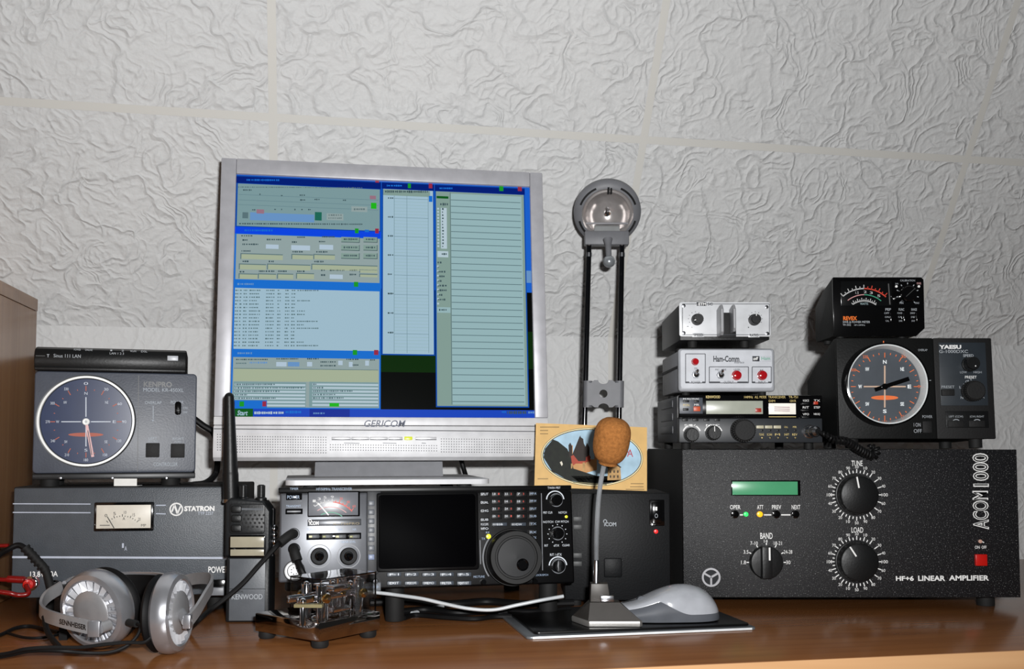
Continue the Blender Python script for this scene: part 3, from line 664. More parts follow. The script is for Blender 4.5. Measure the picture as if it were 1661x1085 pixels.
for i in range(13):
    a_ = -40 + i * 6.6; rad(R, cxm, cym, a_, 53, 59 if i % 2 == 0 else 56.5, 1.2, GT if a_ < 2 else REDI, o_); rad(R, cxm, cym, a_ * .85, 33, 38 if i % 2 else 36, 1.1, GT, o_)
for v, a_ in (('1.5', -14), ('2', 2), ('3', 14), ('5', 30)): 
    t_ = math.radians(a_); R.t(v, cxm + 47.5 * math.sin(t_) - 2.5, cym - 47.5 * math.cos(t_) - 2, cxm + 47.5 * math.sin(t_) + 2.5, cym - 47.5 * math.cos(t_) + 2, GT, off=o_)
R.t('WATTS', 1395, 491, 1408, 494.5, mat('pale_cyan_ink', 'a8c0c4', .5), off=o_)
R.grp = None
R.t('REVEX', 1367.5, 513, 1390, 519.5, ORNG, bold=.04); R.t('SWR & POWER METER', 1367, 520.5, 1411, 524, GRY, bold=.01); R.t('W-502', 1367, 525, 1380, 528.5, GRY); R.t('HF-144MHz', 1385.5, 526, 1403, 528.5, GRY)
R.t('CALIBRATION', 1460, 453.5, 1484, 456.5, GRY); R.t('SWR', 1452, 459, 1457, 461.5, GRY); R.t('POWER', 1487, 458, 1494, 461.5, mat('pale_pink_ink', 'd0a0a0', .5))
R.knob('calibration_knob', 1472, 477, 13, .013, BLKG, ptr=(48, mat('dim_grey', '4a4a4a', .4), -.6, .06))
R.grp = 'calibration_scale'
for i in range(9):
    t_ = math.radians(-140 + i * 35); R.stroke(1472 + 16 * math.sin(t_), 477 - 16 * math.cos(t_), 1472 + 18.5 * math.sin(t_), 477 - 18.5 * math.cos(t_), 1.3, GRY)
R.t('MIN', 1459, 490, 1465, 493, GRY); R.t('MAX', 1484, 490, 1491, 493, GRY)
R.grp = None
for px in (1454, 1490.5): R.knob('indicator', px, 464.5, 2, .001, WHT)
for c_, (hd, rows) in enumerate((('PEP', ('OFF', 'ON', 'CAL')), ('FUNC', ('POWER', 'CAL', 'SWR')), ('RANGE', ('200W', '20W', '5W')))):
    px = (1439, 1460.5, 1481)[c_]; R.t(hd, px - 3, 500, px + 6, 504, GRY, bold=.01)
    for r_, tx in enumerate(rows): R.t(tx, px - 5 + r_ * 1.2, 506.5 + r_ * 6.3, px + 3, 509.3 + r_ * 6.3, GRY)
    R.box('switch', px + 6, 507, px + 9, 522, .004, 0, BLKG, .0006)
R.done()
# ================================================================ power supply
PSC = mat('textured_grey_steel', '4a4f55', .42, bump=.35, bscale=700, spec=.4)
S = Dev('power_supply', 'wide dark grey power supply with a white meter, under the compass controller at the left', 'power supply', (204, 967, 1.215), 8, 0)
x0, z0, x1, z1 = S.rect(20, 790.5, 386, 967); zS = S.o.z; STOP = zS + z1
MB().box(x0, x1, 0, .005, 0, z1, PSC, .002).build('front_panel', S.root)
MB().box(x0 - .002, x1 + .002, 0.0052, .15, -.001, z1 + .001, BLKM, .002).build('casing', S.root)
feet(S, [(x0 + .03, .03), (x1 - .03, .03), (x0 + .03, .13), (x1 - .03, .13)], zS, .010)
PIN = mat('pale_blue_ink', 'b9c0cf', .5)
for p in ((21, 817, 147, 817.5), (21, 831, 147, 831.5), (253, 819.5, 269, 819.5), (253, 833, 269, 833.5)): S.stroke(*p, 1.6, PIN)
S.stroke(20, 903.5, 384, 905, 3.2, PIN)
S.box('meter_frame', 152, 814.5, 249, 861.5, .006, 0, BLKG, .0015, label='black meter frame')
S.box('meter_face', 156, 819, 244.5, 857, .0068, -.004, mat('cream_meter', 'd9d3c6', .4), .0005, label='cream meter face')
S.grp = 'meter_scale'; o_ = .0072; MI = mat('meter_black_ink', '2a2826', .5)
for i in range(13): rad(S, 199, 872, -44 + i * 7.2, 34, 38 if i % 3 == 0 else 36, .8, MI, o_)
for v, px, py in (('0', 172, 836), ('5', 186, 833), ('10', 203, 831), ('15', 217, 835), ('A', 201, 841), ('20', 226, 842)): S.t(v, px - 2, py - 2.5, px + 2, py + 2.5, MI, off=o_)
S.t('MP', 229, 850, 237, 854, MI, off=o_); S.stroke(162, 852, 178, 852, 1, MI, off=o_)
S.stroke(174, 838, 185, 856.5, 1, MI, off=.0076); S.grp = None
S.t('STATRON', 299, 820.5, 348, 829, WHT, bold=.05); S.t('TYP 2257', 321, 830, 346, 835, PIN)
S.grp = 'maker_logo'; S.arc(286, 826, 8.6, 10.8, 0, 360, WHT); S.stroke(279, 830, 283, 818.5, 2.4); S.stroke(283, 818.5, 288, 833, 3); S.stroke(288, 833, 293, 821, 2.4); S.grp = None
S.t('I', 198, 881, 201, 888.5, PIN); S.t('A', 202, 886, 206, 893, PIN)
S.t('13.8V/20A', 49, 926.5, 94, 935.5, WHT, bold=.015); S.t('POWER', 338, 918.5, 371, 929, WHT, bold=.015); S.stroke(28, 941, 34, 941, 1.4); S.stroke(31, 938, 31, 944, 1.4); S.stroke(107, 942, 113.5, 942, 1.6)
S.box('power_switch', 337, 940, 366, 968, .006, 0, BLKG, .001); S.box('rocker', 341, 953, 363, 966, .0105, -.004, MGRY, .001)
# two binding posts
for nm, px, py, m in (('binding_post', 48, 947, REDP), ('binding_post', 88, 953, BLKG)):
    x, z = S.L(px, py, .01); mb = MB()
    mb.lathe([(.0080, 0), (.0080, .004), (.0064, .005), (.0064, .014), (.0058, .016), (.003, .0165), (.003, .019), (0, .0192)], (x, 0, z), (0, -1, 0), m, 24)
    mb.lathe([(.0086, .0045), (.0086, .0075), (.0070, .0085)], (x, 0, z), (0, -1, 0), CHROME, 24); mb.build(nm, S.root, label='red binding post' if m is REDP else 'black binding post')
S.done()
# leads clipped to the posts
BW = S.W((S.L(88, 953, .01)[0], -.0215, S.L(88, 953, .01)[1])); RW_ = S.W((S.L(48, 947, .01)[0], -.0215, S.L(48, 947, .01)[1]))
bl = empty('test_lead', 'black lead with a ribbed plug slanting up from the power supply terminals', 'lead', BW)
P = [Vector((0, 0, 0)), at(74, 925, 1.186) - BW, at(60, 908, 1.184) - BW, at(43, 890, 1.182) - BW]
mb = MB(); mb.tube(P, .0046, RUB, 14, 8)
for i in range(7):
    q = P[1].lerp(P[3], i / 6); mb.cyl(q, (P[3] - P[1]), .0056, .0024, RUB, 16)
mb.build('plug', bl)
MB().tube([P[3], at(30, 884, 1.182) - BW, at(15, 890, 1.18) - BW, at(-6, 905, 1.18) - BW, at(-30, 950, 1.17) - BW], .0032, CABLE, 10).build('cord', bl)
rl = empty('test_lead', 'red lead running off the left edge from the red terminal of the power supply', 'lead', RW_)
REDC = mat('red_cable', '7c0d0c', .3)
mb = MB(); mb.tube([Vector((0, 0, .0)), at(46, 962, 1.17) - RW_, at(30, 965, 1.165) - RW_, at(10, 961, 1.16) - RW_, at(-40, 956, 1.16) - RW_], .0028, REDC, 12); mb.build('cord', rl)
r2 = at(14, 939, 1.19); rl2 = empty('test_lead', 'short red lead with a fat plug just above, at the left edge of the photo', 'lead', r2)
mb = MB(); mb.tube([at(14, 939, 1.19) - r2, at(4, 940, 1.19) - r2, at(-40, 936, 1.19) - r2], .0026, REDC, 12); mb.build('cord', rl2)
mb = MB(); mb.cyl(at(13, 939, 1.19) - r2, (1, 0, -.05), .0042, .02, REDC, 18, .001); mb.build('plug', rl2)
r3 = at(14, 885, 1.20); rl3 = empty('test_lead', 'thin red lead crossing the left edge beside the upper power supply', 'lead', r3)
MB().tube([at(14, 884.5, 1.20) - r3, at(2, 885, 1.2) - r3, at(-40, 886, 1.2) - r3], .0022, REDC, 10).build('cord', rl3)
# ================================================================ compass controller
KC = mat('slate_face', '454a55', .4, bump=.12, spec=.4); KD = mat('slate_dark', '15171a', .4)
C = Dev('compass_controller', 'slate grey rotator controller with a round blue compass dial, on the power supply', 'controller', (186, 777, 1.235), 17, 0)
x0, z0, x1, z1 = C.rect(54, 604, 318, 766.5)
x0, _, x1, z1 = C.rect(54, 604, 318, 777); _, zf, _, _ = C.rect(54, 604, 318, 767)
zC = C.o.z - STOP
mb = MB(); mb.prism(rrect(x0, zf, x1, z1, .005), 0, .006, KC, .0015, seg=3); mb.build('front_panel', C.root)
MB().box(x0 + .001, x1 - .001, .0062, .07, 0, z1 - .0008, KD, .004, 3).build('casing', C.root)
MB().box(x0, x1, .001, .0060, 0, zf - .0004, KD, .0012).build('lower_lip', C.root)
feet(C, [(x0 + .018, .014), (x1 - .03, .014), (x0 + .018, .058), (x1 - .03, .058)], zC, .011)
for px in (98, 182, 270): C.knob('screw', px, 777.5 - 2, 2, .001, STEEL, base=-.001)
C.stroke(225, 609, 223, 765, 1, KD)
# dial
R_ = 72.5 * C.k; x, z = C.L(140.5, 683)
DB = mat('navy_dial', '16284f', .25); WR = mat('white_ring', 'f2f4f2', .35)
mb = MB(); mb.lathe([(R_ * 1.03, 0), (R_ * 1.03, .0025), (R_ * .945, .0015), (R_ * .93, .0002)], (x, 0, z), (0, -1, 0), KD, 80, cap=False); mb.build('dial_bezel', C.root)
mb = MB(); mb.lathe([(0, 0), (R_ * .96, 0)], (x, -.0006, z), (0, -1, 0), DB, 72, cap=False); mb.build('dial_face', C.root)
mb = MB(); mb.ring(x, z, R_ * .955, R_ * 1.0, -.0042, -.001, WR, n=96); mb.build('dial_ring', C.root, label='white ring round the dial')
C.grp = 'compass_scale'; o_ = .0009; cx, cy = 139.5, 684; DW = mat('dial_pale_ink', 'c8d0dc', .5); DR_ = mat('dial_rust_ink', 'a8482c', .5)
for a_, r0 in ((0, 8), (90, 8), (180, 8), (270, 8)): rad(C, cx, cy, a_, r0, 40, 1.5, DW, o_)
for a_ in range(0, 360, 30): rad(C, cx, cy, a_, 50, 58, 1.4, DR_, o_); rad(C, cx, cy, a_ + 15, 52, 54, 1.2, DR_, o_)
for tx, a_ in (('N', 0), ('NE', 47), ('E', 90), ('SE', 135), ('S', 180), ('SW', 225), ('W', 270), ('NW', 313)):
    t_ = math.radians(a_); q = 46; C.t(tx, cx + q * math.sin(t_) - 2.5, cy - q * math.cos(t_) - 2.2, cx + q * math.sin(t_) + 2.5, cy - q * math.cos(t_) + 2.2, DW, off=o_)
for tx, a_ in (('0', 0), ('30', 32), ('60', 62), ('90', 90), ('120', 120), ('150', 150), ('180', 180), ('210', 210), ('240', 240), ('270', 270), ('300', 299), ('330', 329)):
    t_ = math.radians(a_); q = 62; C.t(tx, cx + q * math.sin(t_) - 3.5, cy - q * math.cos(t_) - 2.2, cx + q * math.sin(t_) + 3.5, cy - q * math.cos(t_) + 2.2, DW, off=o_)
C.grp = None
a, b = C.L(cx, 705); mb = MB(); mb.poly(circ_poly(a, b, 26 * C.k, 36, 3.2 * C.k), -.0010, DR_); mb.build('dial_marking', C.root, label='rust-coloured lens-shaped mark')
x, z = C.L(cx, 684, .003); mb = MB(); mb.lathe([(.0016, 0), (.0016, .003), (.0034, .0032), (.0042, .0026), (.0042, 0)], (x, -.001, z), (0, -1, 0), WR, 24); mb.build('hub', C.root, label='white needle hub')
mb = MB(); NE = mat('pale_rose_needle', 'd9a8a8', .4); mb.bar(C.L(140.5, 688, .002), C.L(150.5, 741, .002), 4.2 * C.k, -.0026, -.0018, NE); mb.bar(C.L(142.5, 698, .0028), C.L(149, 738, .0028), 1.2 * C.k, -.0029, -.0025, KD); mb.build('needle', C.root, label='pale compass needle')
# controls
C.t('KENPRO', 233, 619, 279, 628, KD, bold=.03); C.t('MODEL KR-450XL', 232.5, 629.5, 298, 635.5, mat('grey_blue_ink', '98a2ac', .5))
GI = MATS['grey_blue_ink']
C.t('OVERLAP', 235, 650.5, 262, 655.5, GI); C.t('POWER', 277, 650, 298, 655, GI); C.t('ON', 297, 660, 304, 663.5, GI); C.t('OFF', 297, 667, 304, 670.5, GI); C.stroke(248.5, 658, 248.5, 680, 1, GI)
C.t('LEFT', 241, 709, 255, 713, GI); C.t('(CCW)', 240, 714, 255, 718, GI); C.t('RIGHT', 280, 709.5, 298, 713.5, GI); C.t('(CW)', 283, 715, 294, 718.5, GI); C.t('CONTROLLER', 249, 750, 288, 756, GI)
C.box('slide_switch', 283.5, 651, 294, 673, .002, 0, BLKG, .0008, r=.0035); C.box('slide_knob', 285.5, 663, 292, 668, .0045, 0, BLK, .0006)
for q in ((236.5, 718.5, 258.5, 741.5), (277, 719.5, 299.5, 742)): C.box('push_button', *q, .006, 0, BLKM, .0008)
x, z = C.L(248, 682); C.knob('pilot_dot', 248, 682, 1.6, .0008, GI)
C.done()
# white slip standing in for a flash reflection between them
pl = at(203.5, 786, 1.232); pl.z = STOP + .0011
lab = MB(); a0 = at(185, 785, 1.232) - pl; a1 = at(222, 785, 1.232) - pl; hh = (790.5 - 778) / F * 1.232 - .0006
lab.box(a0.x, a1.x, -.0004, .0004, 0, hh, mat('glint_white', 'f4f4f0', .6), 0); lab.box(a0.x, a1.x, .0004, .018, 0, .0005, MATS['glint_white'], 0)
o = lab.build('glint_slip'); o.location = pl; tag(o, 'small folded white paper slip imitating a flash reflection on the power supply under the compass controller', 'paper')
# black mains lead behind the controller
w0 = at(316, 680, 1.34); ml = MB()
ml.tube([at(300, 668, 1.34) - w0, at(328, 689, 1.345) - w0, at(347, 703, 1.35) - w0, at(352, 730, 1.36) - w0, at(351, 765, 1.38) - w0, at(335, 782, 1.36) - w0, at(312, 786, 1.35) - w0], .0042, CABLE, 10)
o = ml.build('controller_cable'); o.location = w0; tag(o, 'thick black cable looping down behind the compass controller towards the monitor', 'cable')
# ================================================================ router
T = Dev('router', 'long flat black router lying on top of the compass controller', 'router', (177, 600, 1.225), 17, 0, z=C.o.z + z1 + .0006)
x0, z0, x1, z1 = T.rect(55, 564, 302.5, 604)
mb = MB(); mb.prism([(-.001, .007), (.003, 0), (.095, 0), (.098, .004), (.098, z1 - .004), (.092, z1), (.012, z1), (.003, z1 - .003), (-.001, z1 - .010)], x0, x1, BLK, .002, axis='x'); mb.build('casing', T.root)
T.t('T', 76, 574.5, 80, 579.5, GRY, bold=.03, off=.0016); T.t('Sinus 111 LAN', 87, 574.5, 131, 580, GRY, off=.0016); T.stroke(58, 577, 73, 577.3, .8, mat('dim_grey', '4a4a4a', .4), off=.0016)
for tx, p in (('POWER', (120, 565.5, 131, 568.5)), ('ONLINE', (138, 566, 150, 569)), ('1', (179, 567, 182, 569.5)), ('2', (197, 567, 201, 570)), ('WLAN', (211, 568, 221, 571)), ('DSL', (229, 568.5, 239, 571.5)), ('LAN 1 2 3', (178, 571.5, 201, 575))): T.t(tx, *p, GRY, off=.0012)
T.box('badge', 271.5, 577, 289, 585, .0018, 0, mat('silver_badge', 'b8bcc2', .35), .0004, label='small silver badge')
T.box('front_lip', 56, 597, 301, 601.5, .0025, .0, BLK, .0008)
T.done()
# ================================================================ handheld radio
HB = mat('handheld_black', '17191b', .42, bump=.15, spec=.4); HG = mat('handheld_grey', '5a5e63', .42, bump=.1)
Hh = Dev('handheld_radio', 'black handheld radio with a stub antenna standing left of the big transceiver', 'handheld radio', (403, 1001, 1.16), 2, 0, z=.0)
x0, z0, x1, z1 = Hh.rect(363.5, 812, 437, 1001); z0 = 0
k_ = Hh.k; xc = (x0 + x1) / 2; hw = (x1 - x0) / 2
zb = Hh.L(400, 903)[1]
mb = MB(); mb.prism([(x0, zb), (x1 - .003, zb), (x1, zb + .01), (x1, z1 - .012), (x1 - .008, z1 - .001), (x0 + .006, z1 + .003), (x0, z1 - .002)], 0, .034, HB, .0025, seg=3); mb.build('body', Hh.root)
a, b, c, d = Hh.rect(366, 903, 437, 1001); mb = MB(); mb.prism(rrect(a, 0, c, zb - .0004, .002), .0005, .034, HB, .0022, seg=3); mb.build('battery_pack', Hh.root)
a, b, c, d = Hh.rect(372, 906, 430, 998); MB().box(a, c, -.0006, .001, .002, d, HG, .0006).build('battery_face', Hh.root, label='grey battery face')
a, b, c, d = Hh.rect(372, 817, 430, 866); MB().prism(rrect(a, b, c, d, .004), -.0012, .001, HB, .001).build('speaker_grille', Hh.root)
mb = MB()
for r_ in range(4):
    for i in range(6 - (r_ % 2)):
        px = 392 + i * 7.2 + (r_ % 2) * 3.6
        if px > 428: continue
        x, z = Hh.L(px, 835.5 + r_ * 6.3, .0013); mb.cyl((x, -.0011, z), (0, -1, 0), .0014, .0003, BLKM, 10)
mb.build('grille_holes', Hh.root)
LT = mat('tan_glass', 'a39c88', .2, emit=.02)
Hh.box('display_frame', 371, 868, 430.5, 904, .0014, 0, BLKG, .001, r=.003)
Hh.box('display', 373.5, 870.5, 428, 888, .002, -.001, LT, .0006, label='tan display window'); Hh.box('display', 373.5, 891, 428, 901.5, .002, -.001, LT, .0006, label='tan display window')
for py in (826, 841, 857):
    x, z = Hh.L(383, py, .003); w_ = 8.5 * k_
    mb = MB(); mb.prism(rrect(x - w_, z - 6 * k_, x + w_, z + 6 * k_, .003), -.004, 0, BLK, .0012); mb.build('side_key', Hh.root)
Hh.stroke(390, 825.5, 427, 826, 3, HG, off=.0012)
Hh.t('KENWOOD', 376, 963.5, 426, 972, GRY, bold=.01, off=.0006); Hh.t('FM DUAL', 381, 957.5, 395, 961, BLKM, off=.0006); Hh.stroke(371, 955, 431, 955, .8, BLKM, off=.0006)
for px, nm in ((389, 'channel_knob'), (418.5, 'volume_knob')):
    x = Hh.L(px, 800)[0]; zt = Hh.L(px, 787)[1]; mb = MB(); zb_ = z1 - .002
    mb.lathe([(.0068, zb_), (.0066, zb_ + .004), (.0045, zb_ + .0055), (.0042, zt - .001), (.003, zt)], (x, .017, 0), (0, 0, 1), BLK, 20)
    for i in range(12):
        t_ = 2 * PI * i / 12; mb.cyl((x + .0042 * math.cos(t_), .017 + .0042 * math.sin(t_), zb_ + .006), (0, 0, 1), .0006, zt - zb_ - .007, BLK, 6)
    mb.build(nm, Hh.root)
x = Hh.L(369, 810)[0]; mb = MB(); za = z1 - .003
b0 = Vector((x, .017, za)); top = Vector((Hh.L(366, 643)[0], .017, Hh.L(366, 643)[1])); md = Vector((Hh.L(368, 770)[0], .017, Hh.L(368, 770)[1]))
mb.tube([b0, b0.lerp(md, .5), md], .0092, BLK, 20, 4); mb.tube([md, md.lerp(top, .03)], (.0092, .0088), BLK, 20, 2); mb.tube([md, md.lerp(top, .5), top], (.0088, .0056), BLK, 20, 4); mb.ball(top, .0056, BLK, 8)
mb.cyl(b0, (0, 0, 1), .0098, .004, STEEL, 24); mb.build('antenna', Hh.root)
# belt clip, and chrome balls added for bright glints past the right edge
mb = MB(); x = Hh.L(439, 870)[0]
mb.box(x - .003, x - .0005, .018, .026, Hh.L(441, 955)[1], Hh.L(441, 826)[1], BLK, .0008); mb.build('belt_clip', Hh.root)
mb = MB()
for py, r_ in ((858, .0042), (868, .0038), (879, .0052), (888, .003)):
    x, z = Hh.L(443.5, py); mb.ball((x - .001, .010, z), r_, CHROME, 10)
mb.build('glint_studs', Hh.root, label='chrome balls added to give bright glints')
Hh.done()
# ================================================================ headphones
HS = mat('headphone_silver', 'b4b5ba', .28, .75); HSM = mat('headphone_silver_matte', 'a2a2a4', .4, .5)
PADM = mat('pad_black_leather', '050506', .6, spec=.2)
FINM = mat('bright_fins', 'c6c7cb', .35, .35)
hp = empty('headphones', 'silver and black headphones lying on the desk at the front left', 'headphones', (at(210, 1050, 1.02).x, 1.02, 0)); hO = hp.location.copy()
def cup(c, n, Rr, nm, dp=1.0):
    c = Vector(c) - hO; n = Vector(n).normalized(); u, w, a = basis(n); s_ = Rr / .04
    mb = MB(); mb.lathe([(Rr * .90, -.019 * dp), (Rr * .985, -.014 * dp), (Rr, -.006 * dp), (Rr * .985, .001), (Rr * .93, .0055), (Rr * .82, .0068), (Rr * .785, .0055), (Rr * .775, .0005), (Rr * .40, .0005)], c, n, HS, 64, cap=False)
    sh = mb.build('ear_cup', hp, label='silver ear cup')
    mb = MB()
    for i in range(20):
        t_ = 2 * PI * i / 20; d = u * math.cos(t_) + w * math.sin(t_); e = u * -math.sin(t_) + w * math.cos(t_)
        p = [d * Rr * .52, d * Rr * .775]; V = []
        for q, wd_ in zip(p, (.0021 * s_, .0032 * s_)):
            V += [c + q + a * .0018 - e * wd_, c + q + a * .0052 + e * wd_ * .55, c + q + a * .0018 + e * wd_ * .62]
        mb.add(V, [(0, 1, 4, 3), (1, 2, 5, 4), (0, 3, 5, 2), (0, 2, 1), (3, 4, 5)], FINM)
    mb.build('vent_fins', sh)
    mb = MB(); mb.lathe([(Rr * .53, .001), (Rr * .53, .0055), (Rr * .50, .0066), (Rr * .3, .0078), (0, .0082)], c, n, HSM, 48); mb.build('centre_cap', sh)
    mb = MB(); mb.lathe([(Rr * .86, -.0195 * dp), (Rr * .93, -.023 * dp), (Rr * .95, -.027 * dp), (Rr * .88, -.032 * dp), (Rr * .7, -.034 * dp), (Rr * .55, -.031 * dp), (Rr * .5, -.022 * dp)], c, n, PADM, 48); mb.build('ear_pad', hp, label='black ear pad')
    return c, u, w, a
NL = Vector((-.30, -.92, -.16)); NR = Vector((.998, -.06, .03))
cL = at(153, 994, .995); cL.z = .0412; cR = at(284, 994, .985); cR.z = .0405
c1, u1, w1, a1 = cup(cL, NL, .0395, 'l', .8); c2, u2, w2, a2 = cup(cR, NR, .0395, 'r', .62)
BARP = [(-.0014, -.0062), (.0014, -.0062), (.0014, .0062), (-.0014, .0062)]
def P3(px, py, Y): return at(px, py, Y) - hO
# yokes
mb = MB(); armL = [P3(160, 1020, .945), P3(125, 1013, .95), P3(92, 1004, .962), P3(72, 996, .985), P3(66, 985, 1.01), P3(76, 968, 1.03), P3(100, 952, 1.05)]
mb.tube(armL, .003, HSM, 8, 8, prof=BARP, upv=(0, 0, 1)); mb.build('yoke', hp)
mb = MB(); q = P3(152, 1020, .942); mb.box(q.x - .005, q.x + .006, q.y - .002, q.y + .004, q.z - .0075, q.z + .0075, HS, .0008); mb.cyl(q + Vector((.0045, .0035, 0)), Vector(-a1) + Vector((.25, 0, 0)), .0052, .010, HSM, 20); mb.build('yoke_pivot', hp, label='bright square pivot')
mb = MB(); armR = [P3(306, 1008, .965), P3(320, 990, .985), P3(333, 968, 1.01), P3(343, 950, 1.04), P3(341, 939, 1.07), P3(320, 938, 1.095), P3(285, 945, 1.115), P3(255, 948, 1.125)]
mb.tube(armR, .003, HSM, 8, 8, prof=BARP, upv=(0, 0, 1)); mb.build('yoke', hp)
mb = MB(); q = P3(303, 1008, .962); mb.box(q.x - .003, q.x + .004, q.y - .003, q.y + .005, q.z - .0065, q.z + .0065, HS, .0008); mb.cyl(c2 + Vector(a2) * .006, (q - c2 - Vector(a2) * .006), .005, (q - c2 - Vector(a2) * .006).length, HSM, 20); mb.build('yoke_pivot', hp, label='bright square pivot')
# headband standing on edge behind the cups
path = [P3(104, 952, 1.055), P3(118, 950, 1.09), P3(150, 950, 1.118), P3(200, 950, 1.132), P3(245, 950, 1.130), P3(268, 950, 1.115)]
ZT = .0585
pb = [Vector((p.x, p.y, ZT / 2)) for p in path]; pt_ = [Vector((p.x, p.y, ZT + .001)) for p in path]
mb = MB(); mb.tube(pb, .003, PADM, 8, 8, prof=[(-.004, -ZT / 2), (.004, -ZT / 2), (.004, ZT / 2), (-.004, ZT / 2)], upv=(0, 0, 1)); mb.build('headband', hp, label='black padded headband')
mb = MB(); mb.tube(pt_, .0022, HS, 10, 8); mb.build('headband_trim', hp, label='silver band trim')
# lettering on the left yoke
V, Fc, a_, b_, c_, d_ = text_mesh('SENNHEISER', .02, 0); A0 = P3(100, 1006, .9545); A1 = P3(143, 1016.5, .9435); dx = A1 - A0; out = []
for v in V: out.append(A0 + dx * ((v.x - a_) / (b_ - a_)) + Vector((0, -.0045, .0048 * (v.y - c_) / (d_ - c_) - .0024)))
mb = MB(); mb.add(out, Fc, BLKM); mb.build('lettering', hp, smooth=0)
# cord stubs and cords
mb = MB(); s0 = P3(208, 1009, .975); s1 = P3(222, 1012, .968); mb.tube([s0, s1], .0034, RUB, 12, 2)
mb.tube([s1, P3(228, 1016, .964), P3(222, 1032, .958), P3(205, 1048, .952), P3(178, 1058, .946), P3(140, 1059, .94), P3(100, 1056, .93), P3(50, 1056, .93), P3(15, 1063, .93), P3(-40, 1072, .93)], .0017, CABLE, 8); mb.build('cord', hp)
mb = MB(); s0 = P3(254, 1024, .962); s1 = P3(245, 1034, .956); mb.tube([s0, s1], .0036, RUB, 12, 2)
mb.tube([s1, P3(232, 1042, .952), P3(205, 1042, .945), P3(170, 1045, .938), P3(130, 1050, .932), P3(80, 1050, .925), P3(40, 1053, .92), P3(10, 1060, .92), P3(-40, 1066, .92)], .0017, CABLE, 8); mb.build('cord', hp)
mb = MB(); mb.tube([P3(72, 1000, .985), P3(76, 1022, .975), P3(86, 1038, .965), P3(98, 1052, .95)], .0028, CABLE, 8); mb.build('cord', hp)
q0 = at(40, 1030, 1.02)
mb = MB(); mb.tube([onz(-40, 1042, .002) - q0, onz(0, 1030, .002) - q0, onz(25, 1019, .002) - q0, onz(50, 1016, .002) - q0, onz(75, 1022, .002) - q0, onz(95, 1026, .002) - q0], .0022, CABLE, 8); mb.tube([onz(10, 1026, .002) - q0, onz(40, 1034, .002) - q0, onz(70, 1034, .002) - q0, onz(100, 1028, .002) - q0], .0015, CABLE, 8)
o = mb.build('loose_cable'); o.location = q0; tag(o, 'thin black cable curling in from the left edge behind the headphones', 'cable')
# ================================================================ big HF transceiver
IG = mat('gunmetal_panel', '5c5e63', .33, .35, spec=.5); IB = mat('transceiver_black', '060607', .36, spec=.25)
I = Dev('base_transceiver', 'wide black transceiver with a large dark screen and tuning dial, under the monitor', 'transceiver', (690, 953, 1.165), 12, 6)
x0, z0, x1, z1 = I.rect(451, 789, 929, 953); zI = I.o.z; xm, zb = I.L(597, 943); z0 = 0
z1 = I.L(690, 789)[1]
MB().box(x0 + .008, x1 - .002, .004, .24, 0, z1, BLKM, .004, 3).build('casing', I.root)
a = I.L(453, 870)[0]; b = I.L(596.5, 870)[0]
MB().box(x0 - .0002, x1 + .0002, -.001, .0045, z1 - .006, z1, IB, .001).build('top_trim', I.root)
MB().box(a, b, -.003, .0045, I.L(520, 943)[1], z1 - .0064, IG, .0025, 3).build('audio_panel', I.root, label='gunmetal left panel')
MB().box(b + .0004, x1, -.003, .0045, .0, z1 - .0064, IB, .0025, 3).build('control_panel', I.root)
MB().prism([(I.L(498, 945)[0], I.L(498, 946)[1]), (I.L(512, 956)[0], I.L(512, 957)[1]), (I.L(617, 958)[0], I.L(617, 958)[1]), (I.L(617, 944)[0], I.L(617, 944)[1])], -.008, .004, mat('chin_grey', '6c7076', .35, .2), .001).build('lower_chin', I.root)
# legs
for x in (I.L(642, 950)[0], I.L(893, 950)[0]):
    mb = MB(); pts = [(x, .012, .004), (x, .004, -.02)]
    w = I.loc(Vector((I.W((x, .012, 0)).x, I.W((x, .012, 0)).y, .0004)))
    mb.cyl((x, .012, .001), (w - Vector((x, .012, .001))), .011, (w - Vector((x, .012, .001))).length, RUB, 22, .001); mb.build('foot', I.root)
    y_ = .225; w = I.loc(Vector((I.W((x, y_, 0)).x, I.W((x, y_, 0)).y, .0004)))
    mb = MB(); mb.cyl((x, y_, .001), (w - Vector((x, y_, .001))), .011, (w - Vector((x, y_, .001))).length, RUB, 22, .001); mb.build('foot', I.root)
o_ = .003
def ibox(nm, p, f, m, bev=.0006, **k): return I.box(nm, *p, o_ + f, -.001, m, bev, **k)
ibox('timer_key', (464, 800, 490, 811), .003, BLKG); ibox('transmit_key', (463, 825, 491, 834), .003, BLKG); ibox('key_insert', (465.5, 828, 488, 831), .0034, MGRY, .0003)
SKY = mat('sky_ink', '93a6bf', .5)
I.t('POWER', 466, 803.5, 486, 809, SKY, off=o_ + .003); I.t('TIMER', 470, 791, 484, 794.5, SKY, off=.001); I.t('HF/50MHz TRANSCEIVER', 513, 791, 571, 795, SKY, off=.001); I.t('TRANSMIT', 464, 819, 488, 823, SKY, off=o_)
ibox('meter_frame', (499, 796.5, 584, 838), .002, BLKG, .001)
ibox('meter_face', (500.5, 798.5, 581, 836), .003, mat('meter_slate', '6a6c72', .3, emit=.02), .0004, label='grey s-meter face')
q = o_ + .0034; I.grp = 'meter_scale'
sarc(I, 536, 862, 48, -32, 5, 1.3, GT, q); sarc(I, 536, 862, 48, 5, 47, 1.6, REDI, q); sarc(I, 536, 862, 40, -32, 40, 1.2, PINK, q); sarc(I, 536, 862, 31, -30, 38, 1.2, GRNI, q)
for i in range(12): rad(I, 536, 862, -32 + i * 7, 48, 53 if i % 2 else 51, 1.1, GT if i < 6 else REDI, q)
